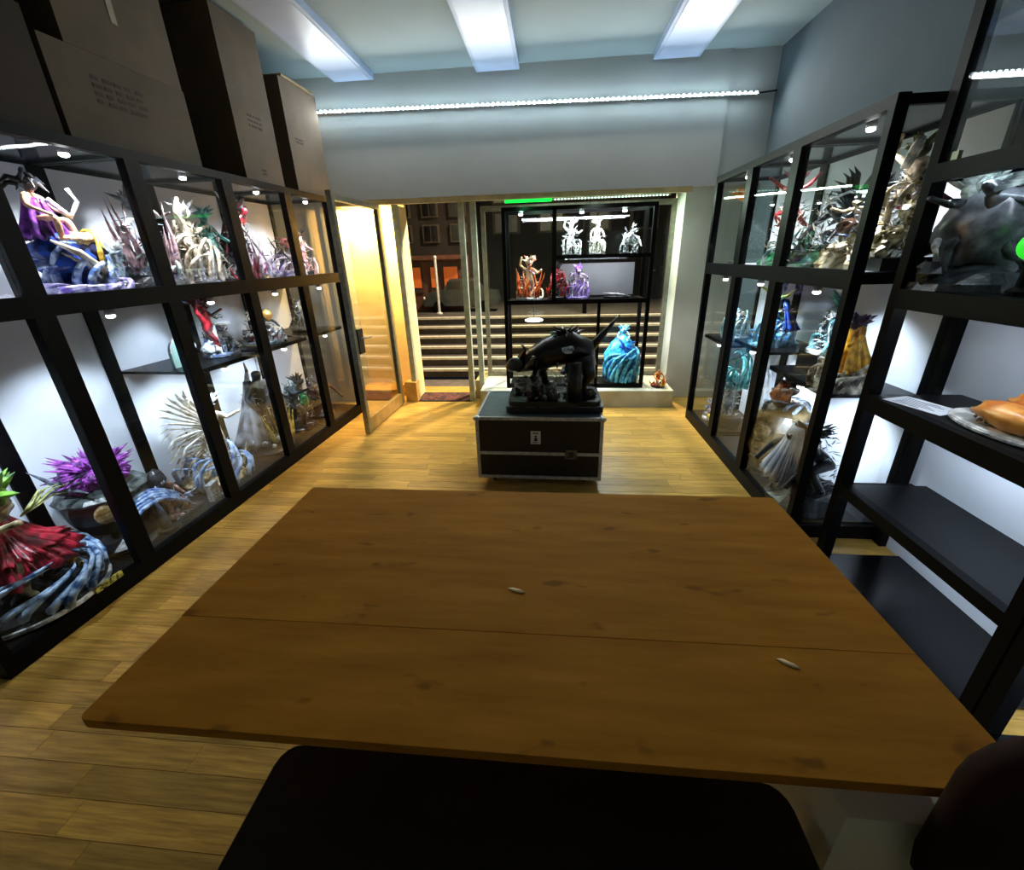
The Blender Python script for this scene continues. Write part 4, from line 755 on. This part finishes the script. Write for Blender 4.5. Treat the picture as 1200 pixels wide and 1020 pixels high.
a.base('disc', .08, .02, BROWN).fig('sit', .22, .02, P_('#f2a03c', '#b0501c')).flames(10, .08, .14, P_('#f6c04c', '#c0601c'), .016).rocks(5, .07, .025, P_('#d05a2c', '#6a240c'), .02, .03)
t = empty('hanging_lamp', 'flat white lamp disc shining low inside the window case', 'lamp', (-.2, 5.06, .97))
MB().lathe([(.0001, 0), (.1, .004), (.11, .015), (.08, .03), (.0001, .035)], 20).build('shade', emit('#f4fbff', 2.2), t, True); MB().tube([(0, 0, .03), (0, 0, .23)], .004, 6).build('cord', BLACK, t)
# --- dark sculpture on the flight case
a = St('dark_beast_statue', 'dark hunched beast sculpture with raised tail on the flight case', (.03, 3.17, .583), 0, None, 71)
m = MB()
for k, (z0, z1, e) in enumerate(((0, .045, 0), (.05, .09, .02))):
    pts = rrect(-.37 + e, .37 - e, -.22 + e, .22 - e, .06, (1, 1, 1, 1)); m = MB().prism(pts, z0, z1); m.build('base', P_('#14151a', '#08080b', 12, .25), a.t)
bx(-.37, .37, -.2, .2, .044, .051).build('base_line', P_('#6a6c70', '#3c3e42'), a.t)
BEAST = P_('#101114', '#050507', 18, .3)
a.rocks(22, .3, .055, P_('#4a4c48', '#141512', 18), .085, .06, sy=.55)
a.tubes('body', BEAST, [([(-.28, -.02, .3), (-.18, -.02, .36), (-.05, 0, .42), (.1, .02, .46), (.22, .03, .42), (.28, .03, .3)], [.03, .085, .12, .14, .11, .05])], 12)
a.tubes('leg', BEAST, [([(-.12, -.08, .38), (-.17, -.13, .24), (-.13, -.14, .1)], [.06, .04, .025])]).tubes('leg', BEAST, [([(-.06, .08, .38), (-.1, .12, .24), (-.05, .12, .1)], [.06, .04, .025])]).tubes('leg', BEAST, [([(.22, -.07, .4), (.26, -.1, .26), (.21, -.1, .18), (.24, -.12, .09)], [.08, .05, .03, .025])]).tubes('leg', BEAST, [([(.22, .1, .4), (.28, .13, .26), (.22, .13, .18), (.25, .11, .09)], [.08, .05, .03, .025])])
a.part('head', BEAST, MB().blob((-.29, -.05, .34), (.08, .06, .055), 12, 8, .25, 8, 4), True).horn([(-.26, -.05, .38), (-.22, -.06, .46), (-.25, -.07, .5)], .02, BEAST).horn([(-.27, .0, .38), (-.23, .0, .46), (-.26, .0, .5)], .02, BEAST)
a.horn([(.26, .05, .42), (.34, .05, .52), (.41, .05, .6), (.48, .05, .69)], .04, BEAST, 'tail').hair((.08, .02, .55), 30, .1, .02, BEAST, .3, 'mane', spread=1.4)
a.tubes('muzzle', P_('#a08a70', '#4c3c2c'), [([(-.22, -.1, .33), (-.17, -.12, .38), (-.15, -.12, .42)], [.01, .018, .014])])
a.tubes('pillar', P_('#15171a', '#08090b', 10), [([(.15, -.16, .085), (.15, -.16, .24), (.14, -.15, .38)], [.06, .055, .065])], 12)
a.part('pale_rock', P_('#8c928c', '#3c403c', 24), MB().blob((-.2, -.12, .21), (.1, .06, .055), 14, 9, .3, 8, 7)).tubes('stem', P_('#9a5a4c', '#4c241c'), [([(-.2, -.12, .17), (-.19, -.12, .09)], [.012, .018]), ([(-.14, -.12, .16), (-.1, -.13, .12), (-.12, -.13, .09)], [.008, .012, .006])])
a.shards(70, .3, .1, .28, P_('#a8aca8', '#34363a'), .03, 'shard', -.06, -.02).shards(40, .2, .3, .5, P_('#3a3c42', '#0a0a0c'), .04, 'shard', .08, .02)
a.part('white_glint', P_('#d8e0ea', '#6c7c90'), MB().blob((.1, -.13, .47), (.05, .02, .025), 10, 6, .3))

for X, lab, c1, c2, sd in ((.22, 'small white spiky statue at the left of the upper window case shelf', '#f4f4f4', '#3c3c40', 72), (.5, 'small white twin figure in the middle of the upper window case shelf', '#f6f2e6', '#44423c', 73), (.86, 'small grey curled statue at the right of the upper window case shelf', '#d8dce2', '#2c2e34', 74)):
    a = St('white_figurine', lab, (X, 5.04, 1.687), 0, 'white figurines on the upper window case shelf', sd); mt = P_(c1, c2, 40)
    a.base('disc', .09, .02, DARK).fig(('reach', 'stand', 'crouch')[sd - 72], .3, .02, mt).swirl(8, .1, .2, mt, .012).shards(30, .11, .05, .3, WHT, .03).hair((0, -.01, .32 if sd < 74 else .2), 8, .08, .012, mt)

# fine shards on the painted statues: pale ones imitate highlights, dark ones add contrast
for a in ALLS:
    if a.t.name.split('.')[0] in ('grey_statue', 'orange_figurine', 'yellow_statue', 'small_statue', 'white_figurine', 'seated_statue', 'red_caped_statue'): continue
    n = 80 if a.top < .5 else 110
    a.shards(n, a.R * .95, .04, a.top * .8, a.r.choice((WHT, WHT, CREAM, BLUEW)), .026, 'highlight_spray')
    a.shards(n // 2, a.R * .95, .04, a.top * .8, DARK, .03, 'dark_spray')
